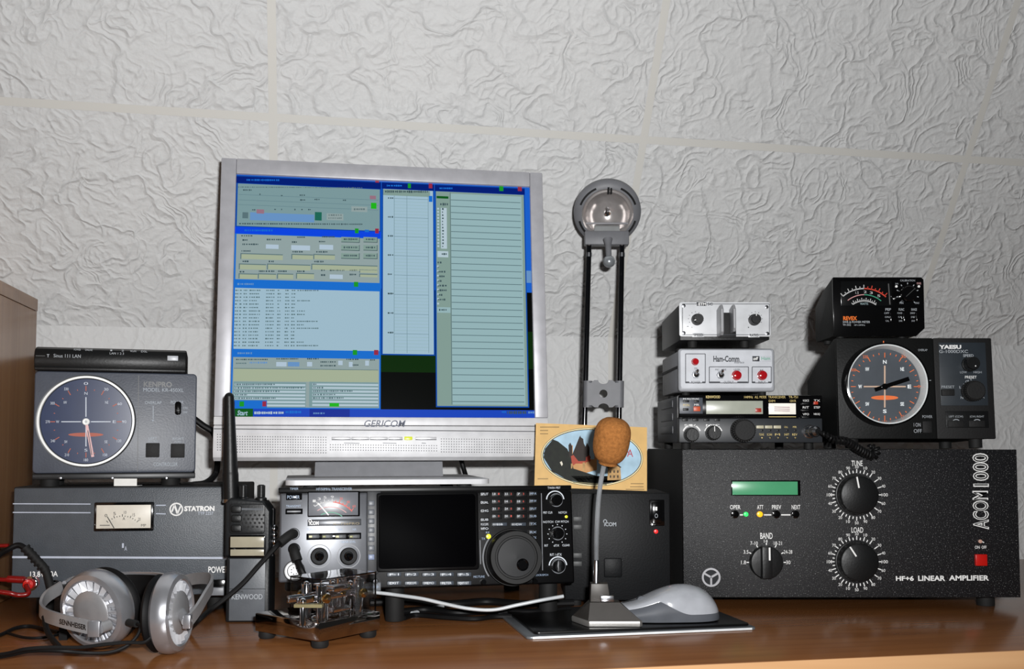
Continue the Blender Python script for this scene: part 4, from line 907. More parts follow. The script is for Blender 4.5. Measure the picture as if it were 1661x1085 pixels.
for tx, a_ in (('1', -28), ('3', -19), ('5', -9), ('9', 3), ('20', 18), ('40', 31), ('60', 43)):
    t_ = math.radians(a_); I.t(tx, 536 + 56 * math.sin(t_) - 2.5, 862 - 56 * math.cos(t_) - 2, 536 + 56 * math.sin(t_) + 2.5, 862 - 56 * math.cos(t_) + 2, GT if a_ < 5 else REDI, off=q)
I.grp = None
I.stroke(516, 816, 533, 835.5, 1.8, WHT, q + .0004); I.grp = None
ibox('name_strip', (499, 842, 586, 852.5), .001, mat('strip_grey', '4c4e52', .3, .3), .0004)
I.t('ICOM', 502, 845.5, 517, 851.5, WHT, bold=.04, off=o_ + .001); I.arc(503, 845, 1.6, 2.6, 0, 360, WHT, off=o_ + .001); I.t('IC-756PRO', 541, 847.5, 583, 851, mat('brass_ink', '8f7c50', .5), off=o_ + .001)
for tx, px in (('TUNER', 505), ('MONI/TX', 529), ('NB', 552), ('NR', 575)): I.t(tx, px - (8 if len(tx) > 2 else 3), 857, px + (8 if len(tx) > 2 else 3), 860.5, SKY, off=o_)
ibox('key_strip', (497, 864.5, 586, 875), .001, BLKG, .0006)
for i, px in enumerate((509, 531, 552.5, 575)):
    ibox('key', (px - 9, 866.5, px + 9, 873.5), .0035, DGRY, .0006); ibox('key_lamp', (px - 8, 868.5, px - 2.5, 872), .0042, mat('key_lamp', 'c9c49a', .4, emit=.1) if i in (0, 2) else mat('olive_lamp', '8a8a58', .4), .0003)
I.t('NB/NR LEVEL', 553, 877, 577, 880.5, SKY, off=o_)
for px in (518, 565.5):
    py = 902
    x, z = I.L(px, py, o_); r = 18.5 * I.k; mb = MB(); mb.ring(x, z, r * .93, r, -.0036, 0, mat('dial_trim_grey', '6a6d72', .45), n=56); mb.build('knob_trim', I.root)
    kn = I.knob('outer_knob', px, py, 13.5, .011, BLKM, base=o_); x, z = I.L(px, py, .02); k_ = I.k
    mb = MB(); mb.lathe([(9.2 * k_, 0), (9.0 * k_, .002), (7.6 * k_, .0024)], (x, -o_ - .0112, z), (0, -1, 0), mat('ring_grey', '3c3e40', .5, spec=.2), 40, cap=False); mb.lathe([(7.6 * k_, .001), (7.2 * k_, .009), (6 * k_, .0104), (4 * k_, .0114), (2 * k_, .0119), (0, .0121)], (x, -o_ - .0112, z), (0, -1, 0), BLKG, 40); mb.build('inner_knob', kn)
# jacks on the left panel
for px, py, m in ((476.5, 866, STEEL), (477, 890.5, BLKG)):
    x, z = I.L(px, py, o_); mb = MB(); mb.lathe([(9.5 * k_, 0), (9.2 * k_, .0008), (8.2 * k_, .001), (8.0 * k_, .0002)], (x, -.003, z), (0, -1, 0), m, 32, cap=False); mb.build('jack', I.root)
x, z = I.L(477.5, 926, o_); mb = MB()
mb.lathe([(16 * k_, 0), (16 * k_, .0015), (14.5 * k_, .002), (14 * k_, .0006), (10.5 * k_, .0006), (10 * k_, .003), (8.6 * k_, .003), (8.4 * k_, .001), (0, .001)], (x, -.003, z), (0, -1, 0), LGRY, 44)
for i in range(7):
    t_ = 2 * PI * i / 7; mb.cyl((x + 5 * k_ * math.cos(t_), -.004, z + 5 * k_ * math.sin(t_)), (0, -1, 0), .0007, .0012, BLK, 8)
mb.build('microphone_socket', I.root, label='round silver microphone socket')
I.grp = 'socket_rings'; I.arc(477.5, 926, 15.2, 16.6, 0, 360, BLKM, off=.0056); I.arc(477.5, 926, 10.0, 11.0, 0, 360, BLKM, off=.0070); I.grp = None
for px in (526.5, 547.5, 568, 590, 609):
    py = 943; x, z = I.L(px, py, .010); mb = MB(); mb.lathe([(4.6 * k_, 0), (4.4 * k_, .004), (3.4 * k_, .0055), (0, .006)], (x, -.0070, z), (0, -1, 0), STEEL, 24); mb.build('trim_knob', I.root)
I.t('VOX GAIN  ANTI-VOX  KEY SPEED', 544, 951, 614, 954.5, SKY, off=.0082)
# screen block
a_, b_, c_, d_ = I.rect(594, 796, 776, 930, o_); MB().prism([(I.L(595.5, 930, o_)[0], I.L(595, 930, o_)[1]), (I.L(612, 931, o_)[0], I.L(612, 931, o_)[1]), (I.L(618, 920, o_)[0], I.L(618, 920, o_)[1]), (I.L(618, 797, o_)[0], I.L(618, 797, o_)[1]), (I.L(595, 797, o_)[0], I.L(595, 797, o_)[1])], -.0055, 0, mat('dark_bezel', '202226', .4), .0012).build('key_bezel', I.root)
ibox('screen_bezel', (610, 798, 777, 926), .004, IB, .003)
SCB = mat('screen_black', '010102', .5, spec=.02)
x0_, z0_, x1_, z1_ = I.rect(614, 802, 772, 921, o_ + .0045); MB().prism(rrect(x0_, z0_, x1_, z1_, .004), -o_ - .0046, -.001, SCB, .0006).build('screen', I.root, label='large unlit black screen')
for i in range(7): ibox('soft_key', (597.5, 811.5 + i * 14.6, 607.5, 820.5 + i * 14.6), .005, mat('soft_key_grey', '5d6168', .4) if i < 6 else mat('soft_key_blue', '7884a0', .4), .0008)
FK = mat('function_key', '3c434c', .4)
for r_, (py, names) in enumerate(((929, ('F-1', 'F-2', 'F-3', 'F-4', 'F-5')), (943, ('EXIT', 'M.SCOPE', 'MEMO', 'FILTER', 'EXIT/SET')))):
    for i, tx in enumerate(names):
        px = 628 + i * 28.4
        ibox('function_key', (px, py - 0.5, px + 23, py + 6), .004, FK, .0006); I.t(tx, px + 4, py + .8, px + 19, py + 4.5, mat('pale_ink', 'd5dbe2', .5), off=o_ + .004)
PI_ = MATS['pale_ink']
# key pad
for i, tx in enumerate(('SPLIT', 'DUAL', 'CHG', 'SUB', 'M.SCOPE', 'VFO')):
    py = (800, 813.5, 827, 841.5, 849, 856)[i]
    if i != 4: ibox('mode_key', (779, py - 2, 793, py + 5), .003, BLK, .0006)
    I.t(tx, 780, py - .5, 792, py + 3.2, PI_, off=o_ + .003)
DKEY = mat('key_black', '0a0b0c', .45, spec=.3)
for r_, row in enumerate((('1.8', '3.5', '7'), ('10', '14', '18'), ('21', '24', '28'), ('GEN', '50', 'ENT'))):
    for c__, tx in enumerate(row):
        px, py = 799 + c__ * 20, 801 + r_ * 12
        ibox('band_key', (px - 1.5, py - 3.5, px + 15.5, py + 4.5), .003, DKEY, .0006); I.t(tx, px, py - 1.6, px + 4.5, py + 1.6, PI_, off=o_ + .003); I.t(str(r_ * 3 + c__ + 1)[-1], px + 9, py - 1.6, px + 11, py + 1.6, REDI, off=o_ + .003)
for px, tx in ((810.5, 'SSB'), (841.5, 'CW')): ibox('mode_key', (px - 12, 847.5, px + 12, 853), .003, FK, .0006); I.t(tx, px - 5, 848.8, px + 5, 852, PI_, off=o_ + .003)
for i, tx in enumerate(('MP-R', 'MP-W', 'SPLIT', 'SUB', 'TX', 'RX', 'LOCK')):
    py = (800.5, 812.5, 825, 837, 849.5, 863, 872)[i]; ibox('memory_key', (858, py - 4, 872, py + 4), .003, DKEY, .0006); I.t(tx, 860, py - 1.7, 870, py + 1.7, SKY, off=o_ + .003)
I.knob('lamp', 792.5, 870, 4, .002, mat('yellow_led', 'd8d830', .3, emit=.5), base=o_, label='lit yellow lamp'); I.t('TX', 781, 872, 787, 875.5, SKY, off=o_); I.t('RX', 788, 862, 794, 865, SKY, off=o_)
# main tuning dial
x, z = I.L(833, 904, o_ + .006); mb = MB(); r = 45 * k_
mb.lathe([(r * 1.04, 0), (r * 1.02, .004), (r, .004), (r * .97, .020), (r * .93, .0225), (r * .78, .0225), (r * .76, .0215), (r * .70, .0215)], (x, -o_, z), (0, -1, 0), mat('dial_rubber', '080808', .5, spec=.3), 72); dial = mb.build('tuning_dial', I.root, label='large round tuning dial')
mb = MB(); mb.lathe([(r * .70, .0216), (r * .68, .0232), (0, .0238)], (x, -o_, z), (0, -1, 0), mat('dial_face_grey', '191a1c', .45, spec=.3), 64); mb.build('dial_face', dial)
xx, zz = I.L(848.5, 916, o_ + .026); mb = MB(); mb.lathe([(10 * k_, .0228), (8.5 * k_, .0234), (4 * k_, .0215), (0, .0205)], (xx, -o_ - .0012, zz), (0, -1, 0), BLKG, 32); mb.build('finger_dimple', dial)
I.stroke(778.5, 876, 779.5, 915, 1.2, MGRY, off=o_); I.arc(833, 904, 50, 52, 140, 215, MATS['dial_trim_grey'], off=o_); I.stroke(878, 800, 880, 925, 1.2, MGRY, off=o_)
I.t('MIC/TUNE', 768, 933.5, 786, 937, SKY, off=o_); I.t('LOCK/SPCH', 868, 931, 889, 934, SKY, off=o_)
for px, py in ((784, 944), (867.5, 942.5)): I.knob('small_knob', px, py, 4.5, .006, BLKG, base=o_)
# right column
for px, py, rr, nm in ((902, 811, 10.5, 'twin_knob'), (904.5, 865, 10.5, 'notch_knob'), (905.5, 918, 11.5, 'shift_knob')):
    x, z = I.L(px, py, o_); mb = MB(); mb.ring(x, z, rr * .92 * k_, rr * 1.08 * k_, -.0036, 0, MATS['dial_trim_grey'], n=44); mb.build('knob_trim', I.root)
    I.knob(nm, px, py, rr * .9, .013, BLKG, base=o_)
I.arc(900.5, 811, 14, 15.8, 5, 175, PI_, off=o_); I.arc(905, 918, 14, 15.8, 5, 175, PI_, off=o_)
I.grp = 'notch_scale'
for i in range(11):
    t_ = math.radians(-150 + i * 30); I.stroke(904 + 14.5 * math.sin(t_), 866 - 14.5 * math.cos(t_), 904 + 16 * math.sin(t_), 866 - 16 * math.cos(t_), 1.4, PI_, off=o_)
I.grp = None
for tx, p in (('TWIN PBT', (888, 789.5, 909, 793)), ('PBT CLR', (881, 829.5, 896, 833)), ('NOTCH', (906, 829.5, 919, 833)), ('NOTCH  CW PITCH', (881, 844.5, 922, 848)), ('RIT', (883, 883, 889, 886.5)), ('dTX', (898, 883, 907, 886.5)), ('CLEAR', (912, 882.5, 924, 886)), ('RIT / dTX', (892, 897.5, 911, 901.5))): I.t(tx, *p, PI_, off=o_)
I.knob('lamp', 918.5, 838, 2.4, .0015, MATS['yellow_led'], base=o_)
I.done()
# leads plugged into the jacks
J1 = I.W((I.L(476.5, 866, o_)[0], -.0036, I.L(476.5, 866, o_)[1]))
jl = empty('headphone_lead', 'black lead with an angled plug in the upper jack, slanting down across the handheld radio', 'lead', J1)
f_ = (I.R @ Vector((0, -1, 0)))
def Jp(x, y, z): return I.R @ Vector((x, y, z))
mb = MB(); mb.cyl(f_ * .0010, f_, .0046, .003, CHROME, 18); mb.tube([f_ * .004, Jp(-.001, -.011, 0), Jp(-.005, -.017, -.002), Jp(-.015, -.022, -.010)], .0054, RUB, 16); mb.build('plug', jl)
MB().tube([Jp(-.0145, -.022, -.0095), at(446, 889, 1.105) - J1, at(420, 917, 1.10) - J1, at(395, 945, 1.095) - J1, at(365, 971, 1.09) - J1, at(340, 990, 1.08) - J1, at(322, 1006, 1.06) - J1, onz(306, 1022, .0035) - J1], .0028, CABLE, 10).build('cord', jl)
J2 = I.W((I.L(477, 890.5, o_)[0], -.0030, I.L(477, 890.5, o_)[1]))
kl = empty('key_lead', 'black lead from the lower jack curving down behind the chrome morse paddle', 'lead', J2)
mb = MB(); mb.tube([f_ * .0015, f_ * .010, Jp(.001, -.016, -.004), Jp(.004, -.019, -.013)], .0056, RUB, 16); mb.build('plug', kl)
MB().tube([Jp(.0038, -.019, -.012), at(489, 925, 1.108) - J2, at(499, 944, 1.112) - J2, at(512, 961, 1.128) - J2, at(528, 972, 1.150) - J2, at(548, 980, 1.175) - J2, onz(575, 981, .0045) - J2], .0036, CABLE, 10).build('cord', kl)
# ================================================================ speaker / power box on the right of it
PB = mat('supply_black', '101113', .5, bump=.15, spec=.2)
B = Dev('supply_box', 'plain black box with rocker switch and red lamp, left of the big amplifier', 'power supply', (1010, 966, 1.27), 0, 0, z=.008)
x0, z0, x1, z1 = B.rect(916, 800, 1087, 966)
BTOP = B.o.z + z1
MB().box(x0, x1, 0, .0035, 0, z1, PB, .0012).build('front_panel', B.root); MB().box(x0 + .0005, x1 - .0005, .0037, .12, .0, z1, BLKM, .0012).build('casing', B.root)
feet(B, [(x0 + .015, .015), (x1 - .015, .015), (x0 + .015, .105), (x1 - .015, .105)], .008, .007)
B.box('switch_frame', 1053.5, 810.5, 1078, 853, .002, 0, BLKG, .0008); B.box('rocker_switch', 1057, 815, 1073, 849, .0045, -.0004, BLKG, .001)
B.t('I', 1063, 822, 1066, 828, WHT, off=.0046); B.t('O', 1062, 833, 1067, 840, GRY, off=.0046)
B.knob('power_lamp', 1064, 862, 3.2, .002, LEDR, label='lit red lamp')
B.box('square_key', 980, 905.5, 1009, 936.5, .0035, 0, PB, .0015)
B.t('ICOM', 980, 847, 999.5, 853.5, GRY, bold=.03); B.arc(981.5, 845.5, 2, 3.2, 0, 360, GRY)
for py in (842, 855, 901, 914.5): B.box('vent_slot', 930, py - 4, 944, py + 4, .0015, 0, mat('slot_grey', '3d3e3e', .5), .0005)
B.done()
# ================================================================ picture card
CT = mat('cream_card', 'd9b06c', .6); 
D = Dev('postcard', 'cream picture card with an oval view of a castle, propped behind the microphone', 'card', (957, 798, 1.262), 3, 9, 2.2)
k_ = D.k; x0, z0 = D.L(866.5, 792); x1, z1 = D.L(1049.5, 689); x0 = D.L(868, 740)[0]; z0 = D.L(957, 793)[1]; z1 = D.L(957, 689.5)[1]
MB().box(x0, x1, 0, .0006, z0, z1, CT).build('card', D.root)
cx, cy = 960.5, 741; cxm_, czm = D.L(cx, cy); rx, rz = 81 * k_, 45.5 * k_
def ell(sx=1, n=72): return [(cxm_ + rx * sx * math.cos(2 * PI * i / n), czm + (rz + (sx - 1) * rx) * math.sin(2 * PI * i / n)) for i in range(n)]
def inside(p, s_=.985):
    dx, dz = (p[0] - cxm_) / rx, (p[1] - czm) / rz; l = math.hypot(dx, dz)
    return p if l <= s_ else (cxm_ + dx / l * s_ * rx, czm + dz / l * s_ * rz)
def pic(pts, y, m): return ([inside(D.L(a, b)) for a, b in pts], y, m)
mb = MB(); BKI = mat('print_black', '16140f', .6)
mb.poly(ell(1.03), -.0002, BKI); mb.poly(ell(1.022), -.0003, mat('print_cream', 'e8d9a8', .6)); mb.poly(ell(1.0), -.0004, BKI)
mb.build('oval_border', D.root)
mb = MB(); SKYP = mat('print_sky', 'a9c9dc', .6, var=.2, nscale=40); TREE = mat('print_trees', '0c1208', .7, var=.6, nscale=180); ROOF = mat('print_roof', '2a211c', .7); REDW = mat('print_red', 'a83a22', .6); WALLP = mat('print_wall', 'b08c5a', .7, var=.3, nscale=150); WALL2 = mat('print_wall_pale', 'c4925e', .7)
mb.poly(ell(.985), -.0005, SKYP)
for pts, m in (([(895, 712), (905, 716), (920, 728), (926, 740), (926, 772), (940, 785), (1000, 787), (1010, 782), (1000, 772), (960, 790), (915, 780), (890, 766), (880, 742), (884, 728)], TREE),
               ([(880, 735), (892, 720), (900, 716), (912, 722), (926, 738), (930, 760), (980, 776), (1010, 783), (985, 792), (950, 793), (915, 785), (890, 768)], TREE)):
    mb.poly([inside(D.L(a, b)) for a, b in pts], -.00055 - .00001 * len(pts), m)
def pp(pts, m, dy): mb.poly([inside(D.L(a, b)) for a, b in pts], -.0006 - dy, m)
pp([(923, 724), (929, 722), (929, 745), (964, 745), (964, 722), (968, 740), (968, 762), (948, 768), (928, 762)], WALL2, .00005)
pp([(927, 740), (940, 708), (946, 712), (950, 744), (945, 752)], ROOF, .0001); pp([(928, 738), (941, 707), (958, 742), (956, 748), (930, 748)], ROOF, .00012)
pp([(922, 722), (925, 718), (928, 724), (928, 742), (923, 742)], ROOF, .00014); pp([(949, 726), (952, 718), (956, 726), (956, 738), (949, 738)], ROOF, .00014); pp([(938, 716), (941, 706), (944, 716)], ROOF, .00015)
pp([(926, 740), (930, 738), (938, 748), (950, 748), (950, 752), (934, 752), (928, 756)], REDW, .00018); pp([(950, 742), (956, 738), (958, 748), (950, 750)], REDW, .00018)
pp([(945, 750), (949, 750), (949, 764), (945, 764)], WALLP, .0002); pp([(926, 752), (929, 752), (928, 760), (926, 760)], WALLP, .0002); pp([(908, 750), (911, 748), (913, 753), (911, 756)], mat('print_white', 'dcd6c4', .6), .0002)
pp([(986, 756), (996, 750), (1006, 757), (1008, 779), (985, 779)], WALLP, .0001); pp([(984, 757), (996, 749), (1008, 758), (1006, 759), (996, 752), (986, 760)], ROOF, .00015)
for i in range(6): pp([(989 + i % 3 * 6, 763 + i // 3 * 8), (991 + i % 3 * 6, 763 + i // 3 * 8), (991 + i % 3 * 6, 767 + i // 3 * 8), (989 + i % 3 * 6, 767 + i // 3 * 8)], ROOF, .0002)
mb.build('oval_picture', D.root, label='small printed castle scene')
# red letters of the call sign that the microphone leaves uncovered
for tx, p, sh in (('L', (1012, 722, 1020, 734), .2), ('A', (1017, 729, 1027, 741), .0)): D.t(tx, *p, mat('print_crimson', 'b03a48', .6), bold=.0, off=.0006, shear=sh)
CI = mat('card_ink', '8f7444', .6)
for tx, p in (('LUXEMBOURG', (876, 691, 907, 694.5)), ('QSL', (876, 696.5, 889, 700)), ('CARD', (876, 702, 889, 705)), ('EUROPE', (872, 775, 889, 778)), ('ZONE 14', (1023, 783, 1044, 786)), ('ITU 27', (1022, 788, 1044, 791)), ('LUXEMBOURG', (1015, 792, 1045, 795.5))):
    D.t('-' if 0 else tx, *p, CI, off=.0001) if 0 else D.stroke(p[0], (p[1] + p[3]) / 2, p[2], (p[1] + p[3]) / 2, 1.4, CI, off=.0001)
D.stroke(930, 782, 984, 786, 1.6, mat('print_olive', '6f6a48', .6), off=.0006)
D.done()
# ================================================================ monitor
MS = mat('monitor_silver', 'b4b4b9', .42, .15, spec=.5); MW = mat('monitor_pearl', 'd2d2d4', .5, .1, spec=.6)
M_ = Dev('monitor', 'silver flat-panel monitor with blue logging windows on its screen', 'monitor', (617, 746, 1.275), 9.8, 6.0)
x0, z0, x1, z1 = M_.rect(346, 256, 891, 746)
x0 = M_.L(350, 560)[0]; x1 = M_.L(886.5, 560)[0]; z1 = M_.L(617, 267.5)[1]
sx0, sz1 = M_.L(378, 470)[0], M_.L(617, 291.5)[1]; sx1, sz0 = M_.L(863.5, 470)[0], M_.L(617, 676.5)[1]
mb = MB()
zs = M_.L(617, 690)[1]
mb.prism([(x0, zs), (sx0, zs), (sx0, z1), (x0, z1)], 0, .024, MS, .0015) if 0 else None
mb.box(x0, sx0, 0, .024, sz0, z1, MS, .0014); mb.build('left_bezel', M_.root)
MB().box(sx1, x1, 0, .024, sz0, z1, MS, .0014).build('right_bezel', M_.root)
MB().box(sx0, sx1, 0, .024, sz1, z1, MS, .0014).build('top_bezel', M_.root)
MB().box(x0, x1, 0, .024, zs, sz0, MW, .0010).build('bottom_bezel', M_.root)
MB().prism([(0, zs - .0008), (.024, zs - .0008), (.024, .002), (.008, 0), (.002, .004), (-.0005, .012), (-.0012, zs - .012)], x0, x1, MW, .0012, axis='x').build('speaker_bar', M_.root)
MB().box(x0 + .006, x1 - .006, .0242, .05, .01, z1 - .006, mat('monitor_back', '8d8e92', .5), .008).build('back_shell', M_.root)
M_.t('GERICOM', 591, 681.5, 658, 692.5, mat('logo_blue', '22304e', .4), bold=.008, shear=.25, off=.0002)
off_ = .0016
# speaker perforations
mb = MB(); HOLE = mat('perforation_dark', '3a3b40', .6)
import itertools
def holes(xa, xb, rows, ya, pitch=4.1):
    n = int((xb - xa) / pitch)
    for r_ in range(rows):
        for i in range(n):
            px = xa + i * pitch; py = ya + r_ * 4.2 - (px - 617) * -.009
            x, z = M_.L(px, py, .0012); q = .00055
            mb.add([(x - q, -.00135, z - q), (x + q, -.00135, z - q), (x + q, -.00135, z + q), (x - q, -.00135, z + q)], [(0, 1, 2, 3)], HOLE)
holes(381, 536, 7, 710); holes(716, 866, 6, 711); holes(536, 716, 3, 722); holes(353, 362, 7, 707)
o = mb.build('speaker_grille', M_.root); o['kind'] = 'stuff'
M_.stroke(347, 695.5, 890, 700, 1.2, HOLE, off=.0013); M_.stroke(347, 700, 890, 704.5, .8, MS, off=.0013)
for a_, b_ in ((538, 569), (570, 599), (600, 629), (630, 653), (674, 708)): M_.box('button', a_, 708.5, b_, 712.5, .0028, 0, mat('button_silver', 'd8d8da', .3, .3), .0004); M_.stroke(a_, 713, b_, 713, 1.2, HOLE, off=.0014)
M_.box('power_button', 656, 708, 669, 713.5, .0032, 0, mat('lime_lamp', 'c8d038', .3, emit=.35), .0006, label='lit yellow-green power button')
for a_, b_ in ((558, 583), (621, 643), (684, 691)): M_.stroke(a_, 718.5, b_, 719, 1.2, MATS['button_silver'] if 0 else MGRY, off=.0014)
# neck and base
BW_ = M_.Ri
mg = mat('stand_grey', '7d7e82', .4, .2)
zt = I.W((0, .02, I.L(690, 789)[1])).z
def lw(p): return M_.loc(p)
mb = MB(); q = [at(513, 750, 1.31), at(717, 752, 1.33), at(721, 778, 1.31), at(509, 778, 1.29)]; q = [at(512, 735, 1.318), at(717, 735, 1.338), at(719, 779, 1.328), at(510, 779, 1.308)]
d_ = Vector((-.16, .98, 0)) * .03
V = [lw(p) for p in q] + [lw(p + d_) for p in q]
mb.add(V, [(3, 2, 1, 0), (4, 5, 6, 7), (0, 1, 5, 4), (1, 2, 6, 5), (2, 3, 7, 6), (3, 0, 4, 7)], mg); mb.build('neck', M_.root, smooth=0)
f0 = at(462.5, 778.5, 1.165); f1 = at(796, 778.5, 1.215); ez = (f1 - f0).normalized(); ey = Vector((-ez.y, ez.x, 0)).normalized()
ZB1 = at(630, 778, 1.19).z; ZB0 = at(630, 786, 1.19).z
V = []
wv = (f1 - f0).length
mb = MB(); P = rrect(0, 0, wv, .20, .012)
bot = [Vector((f0.x, f0.y, 0)) + Vector((ez.x, ez.y, 0)) * a + ey * b for a, b in P]
top = [lw(Vector((p.x, p.y, ZB1))) for p in bot]; low = [lw(Vector((p.x, p.y, ZB0))) for p in bot]; n = len(P)
mb.add(low + top, [tuple(range(n))[::-1], tuple(range(n, 2 * n))] + [(i, (i + 1) % n, n + (i + 1) % n, n + i) for i in range(n)], MW); o = mb.build('base', M_.root); fix_normals(o)
for a, b in ((.03, .02), (wv - .03, .02), (.03, .17), (wv - .03, .17)):
    p = Vector((f0.x, f0.y, 0)) + Vector((ez.x, ez.y, 0)) * a + ey * b; p.z = ZB0 + .0004
    lc = I.loc(p); top_z = I.L(690, 789)[1]; pz = I.W((lc.x, lc.y, top_z)).z
    mb = MB(); h_ = max(.0015, p.z - pz - .0016); mb.cyl(lw(p), lw(p - Vector((0, 0, 1))) - lw(p), .009, h_, RUB, 20); mb.build('foot', M_.root)
# cable behind the neck
w0 = at(752, 750, 1.42); mc = MB(); mc.tube([at(747, 742, 1.42) - w0, at(752, 760, 1.42) - w0, at(758, 779, 1.43) - w0, at(764, 800, 1.44) - w0, at(768, 850, 1.46) - w0], .0034, CABLE, 10)
o = mc.build('monitor_cable'); o.location = w0; tag(o, 'black cable hanging down behind the monitor right of its neck', 'cable')
# ---------------- what the screen shows
sc = MB(); y_ = .0045; lay = [0]
sh = sx1 - sx0; sv = sz1 - sz0
COLS = {'dark': '001e78', 'ttl': '0a4aa8', 'hot': '0a46e6', 'sky': '1a70d2', 'tsk': '1c48c0', 'tsk2': '16309a', 'grey': '7e9ca0', 'grey2': '94a6a6', 'white': 'a2c0d0', 'list': '98b8bc', 'list2': 'a4c2d2', 'yel': 'a8b49a', 'wfl': 'b4c8d8', 'ink': '40565c', 'ink2': '5c767c', 'line': '6a8890', 'grn': '1a9a28', 'dgrn': '0e5a1e', 'red': '9a2c48', 'blk': '020403', 'grass': '0a2a06', 'side': '86a098', 'pale': 'b8ccd6', 'dsk': '1a62d0', 'rose': '9a7484', 'blue': '6a96c8', 'tree': '1e6a58', 'lime': '20b81c'}
SM = {k: screen_mat('screen_' + k, v, .92) for k, v in COLS.items()}
def U(px): return sx0 + sh * (px - 377) / 485.5
def Vv(py, px):
    t = (px - 377) / 485.5; tp = 282 + 19 * t; bt = 674 + 4 * t; return sz1 - sv * (py - tp) / (bt - tp)
def R_s(xa, ya, xb, yb, c, lv=1):
    z1_, z0_ = Vv(ya, xa), Vv(yb, xa); x0_, x1_ = U(xa), U(xb)
    sc.add([(x0_, y_ - lv * .00012, z0_), (x1_, y_ - lv * .00012, z0_), (x1_, y_ - lv * .00012, z1_), (x0_, y_ - lv * .00012, z1_)], [(0, 1, 2, 3)], SM[c])
rnd = random.Random(3)
def words(xa, xb, y, c='ink', h=2.2, lv=3):
    x = xa
    while x < xb - 1:
        w_ = min(xb - x, rnd.uniform(1.2, 3.2)); hh = h * rnd.uniform(.7, 1.1); R_s(x, y - hh / 2, x + w_, y + hh / 2, c, lv); x += w_ + rnd.choice((.7, .8, 1.6))
sc.add([(sx0, y_, sz0), (sx1, y_, sz0), (sx1, y_, sz1), (sx0, y_, sz1)], [(0, 1, 2, 3)], SM['dsk'])
# desktop picture: blue sky over dark grass
R_s(611, 470, 865, 680, 'blk', .4); R_s(611, 575, 700, 604, 'grass', .5); R_s(851, 540, 865, 600, 'grass', .5); R_s(853, 440, 862, 460, 'blue', .5)
# window one
R_s(377, 283, 610.5, 369, 'ttl'); R_s(377, 285, 610.5, 296, 'dark', 2); R_s(379.5, 297, 608.5, 367.5, 'grey', 2); words(393, 445, 291, 'sky', 3)
R_s(601, 286, 607, 294, 'red', 3); words(380, 580, 303, 'ink2', 1.6)
for yy in (315, 324, 332): R_s(381, yy, 606, yy + .8, 'line', 3)
for a, b, yy in ((388, 402, 308), (414, 417, 315), (448, 453, 317), (478, 488, 316), (479, 487, 324), (502, 510, 323), (548, 553, 324), (403, 408, 341), (438, 442, 340), (449, 452, 340), (470, 473, 340), (481, 484, 340), (492, 496, 340)): words(a, b, yy, 'ink', 2.4)
R_s(400, 345, 502, 358, 'blue', 3); R_s(410, 340, 422, 347, 'rose', 4); R_s(503, 344, 514, 358, 'tree', 4); R_s(388, 345, 397, 355, 'ink2', 3); words(383, 580, 364, 'ink', 2.2)
R_s(522, 346, 549, 357, 'grey2', 3); words(525, 546, 349, 'ink'); words(525, 546, 354, 'ink'); R_s(562, 334, 588, 343, 'grey2', 3); words(566, 584, 339, 'ink', 3); R_s(594, 328, 603, 338, 'lime', 4); R_s(592, 316, 602, 322, 'rose', 4)
# window two
R_s(377, 369, 610.5, 457, 'sky'); R_s(377, 369, 610.5, 380, 'hot', 2); R_s(379.5, 381, 608.5, 455, 'grey2', 2); words(392, 436, 375, 'sky', 3)
R_s(568, 371, 574, 379, 'grn', 3); R_s(601, 371, 607, 379, 'red', 3); R_s(584, 373, 591, 377, 'sky', 3)
for p in ((388, 414, 453, 422), (468, 415, 501, 422), (503, 415, 536, 422), (386, 431, 427, 439), (430, 431, 497, 439), (500, 431, 605, 439), (386, 447, 414, 454), (416, 447, 443, 454), (446, 447, 470, 454), (476, 446, 503, 454), (577, 440, 605, 444), (577, 447, 605, 451)): R_s(*p, 'yel', 3); R_s(p[0] - 1.5, p[1] - 1.5, p[0], p[3], 'ink2', 3); R_s(p[0] - 1.5, p[1] - 1.5, p[2], p[1], 'ink2', 3)
for p in ((426, 398, 446, 405), (466, 399, 496, 407), (511, 398, 533, 406), (528, 447, 549, 454)): R_s(*p, 'wfl', 3)
for a, b, yy in ((387, 405, 384), (389, 398, 391), (389, 414, 398), (427, 450, 390), (475, 489, 386), (515, 535, 385), (467, 476, 394), (510, 520, 393), (388, 402, 409), (468, 485, 410), (506, 524, 410), (390, 400, 426), (431, 440, 426), (503, 518, 426), (386, 395, 443), (416, 440, 442), (446, 460, 442), (476, 490, 442), (514, 520, 440), (514, 522, 448), (528, 553, 440), (560, 572, 440), (560, 572, 447)): words(a, b, yy, 'ink', 2.6)
for r_ in range(3):
    for a, b in ((546, 576), (582, 605)): 
        yy = 389 + r_ * 13.5; R_s(a, yy - 4, b, yy + 5, 'side', 3); R_s(b - 1, yy - 4, b, yy + 5, 'ink', 4); R_s(a, yy + 4, b, yy + 5, 'ink', 4); words(a + 4, b - 4, yy, 'ink', 3, 4)
# window three: contact list
R_s(377, 457, 610.5, 568, 'sky'); R_s(379.5, 469, 608.5, 567, 'white', 2); words(383, 408, 463, 'blue', 3); R_s(567, 459, 574, 467, 'grn', 3)
for i in range(17):
    yy = 473.2 + i * 5.55
    for a, b in ((380, 385), (387, 390), (393, 399), (402, 420 - rnd.random() * 5), (428, 441), (446, 451), (458, 465), (468, 474)): words(a, b, yy, 'ink2', 2.0)
    if i in (0, 3, 6, 7, 9, 10, 11, 15, 16): words(477, 477 + rnd.choice((12, 20, 34)), yy, 'ink2', 2.0)
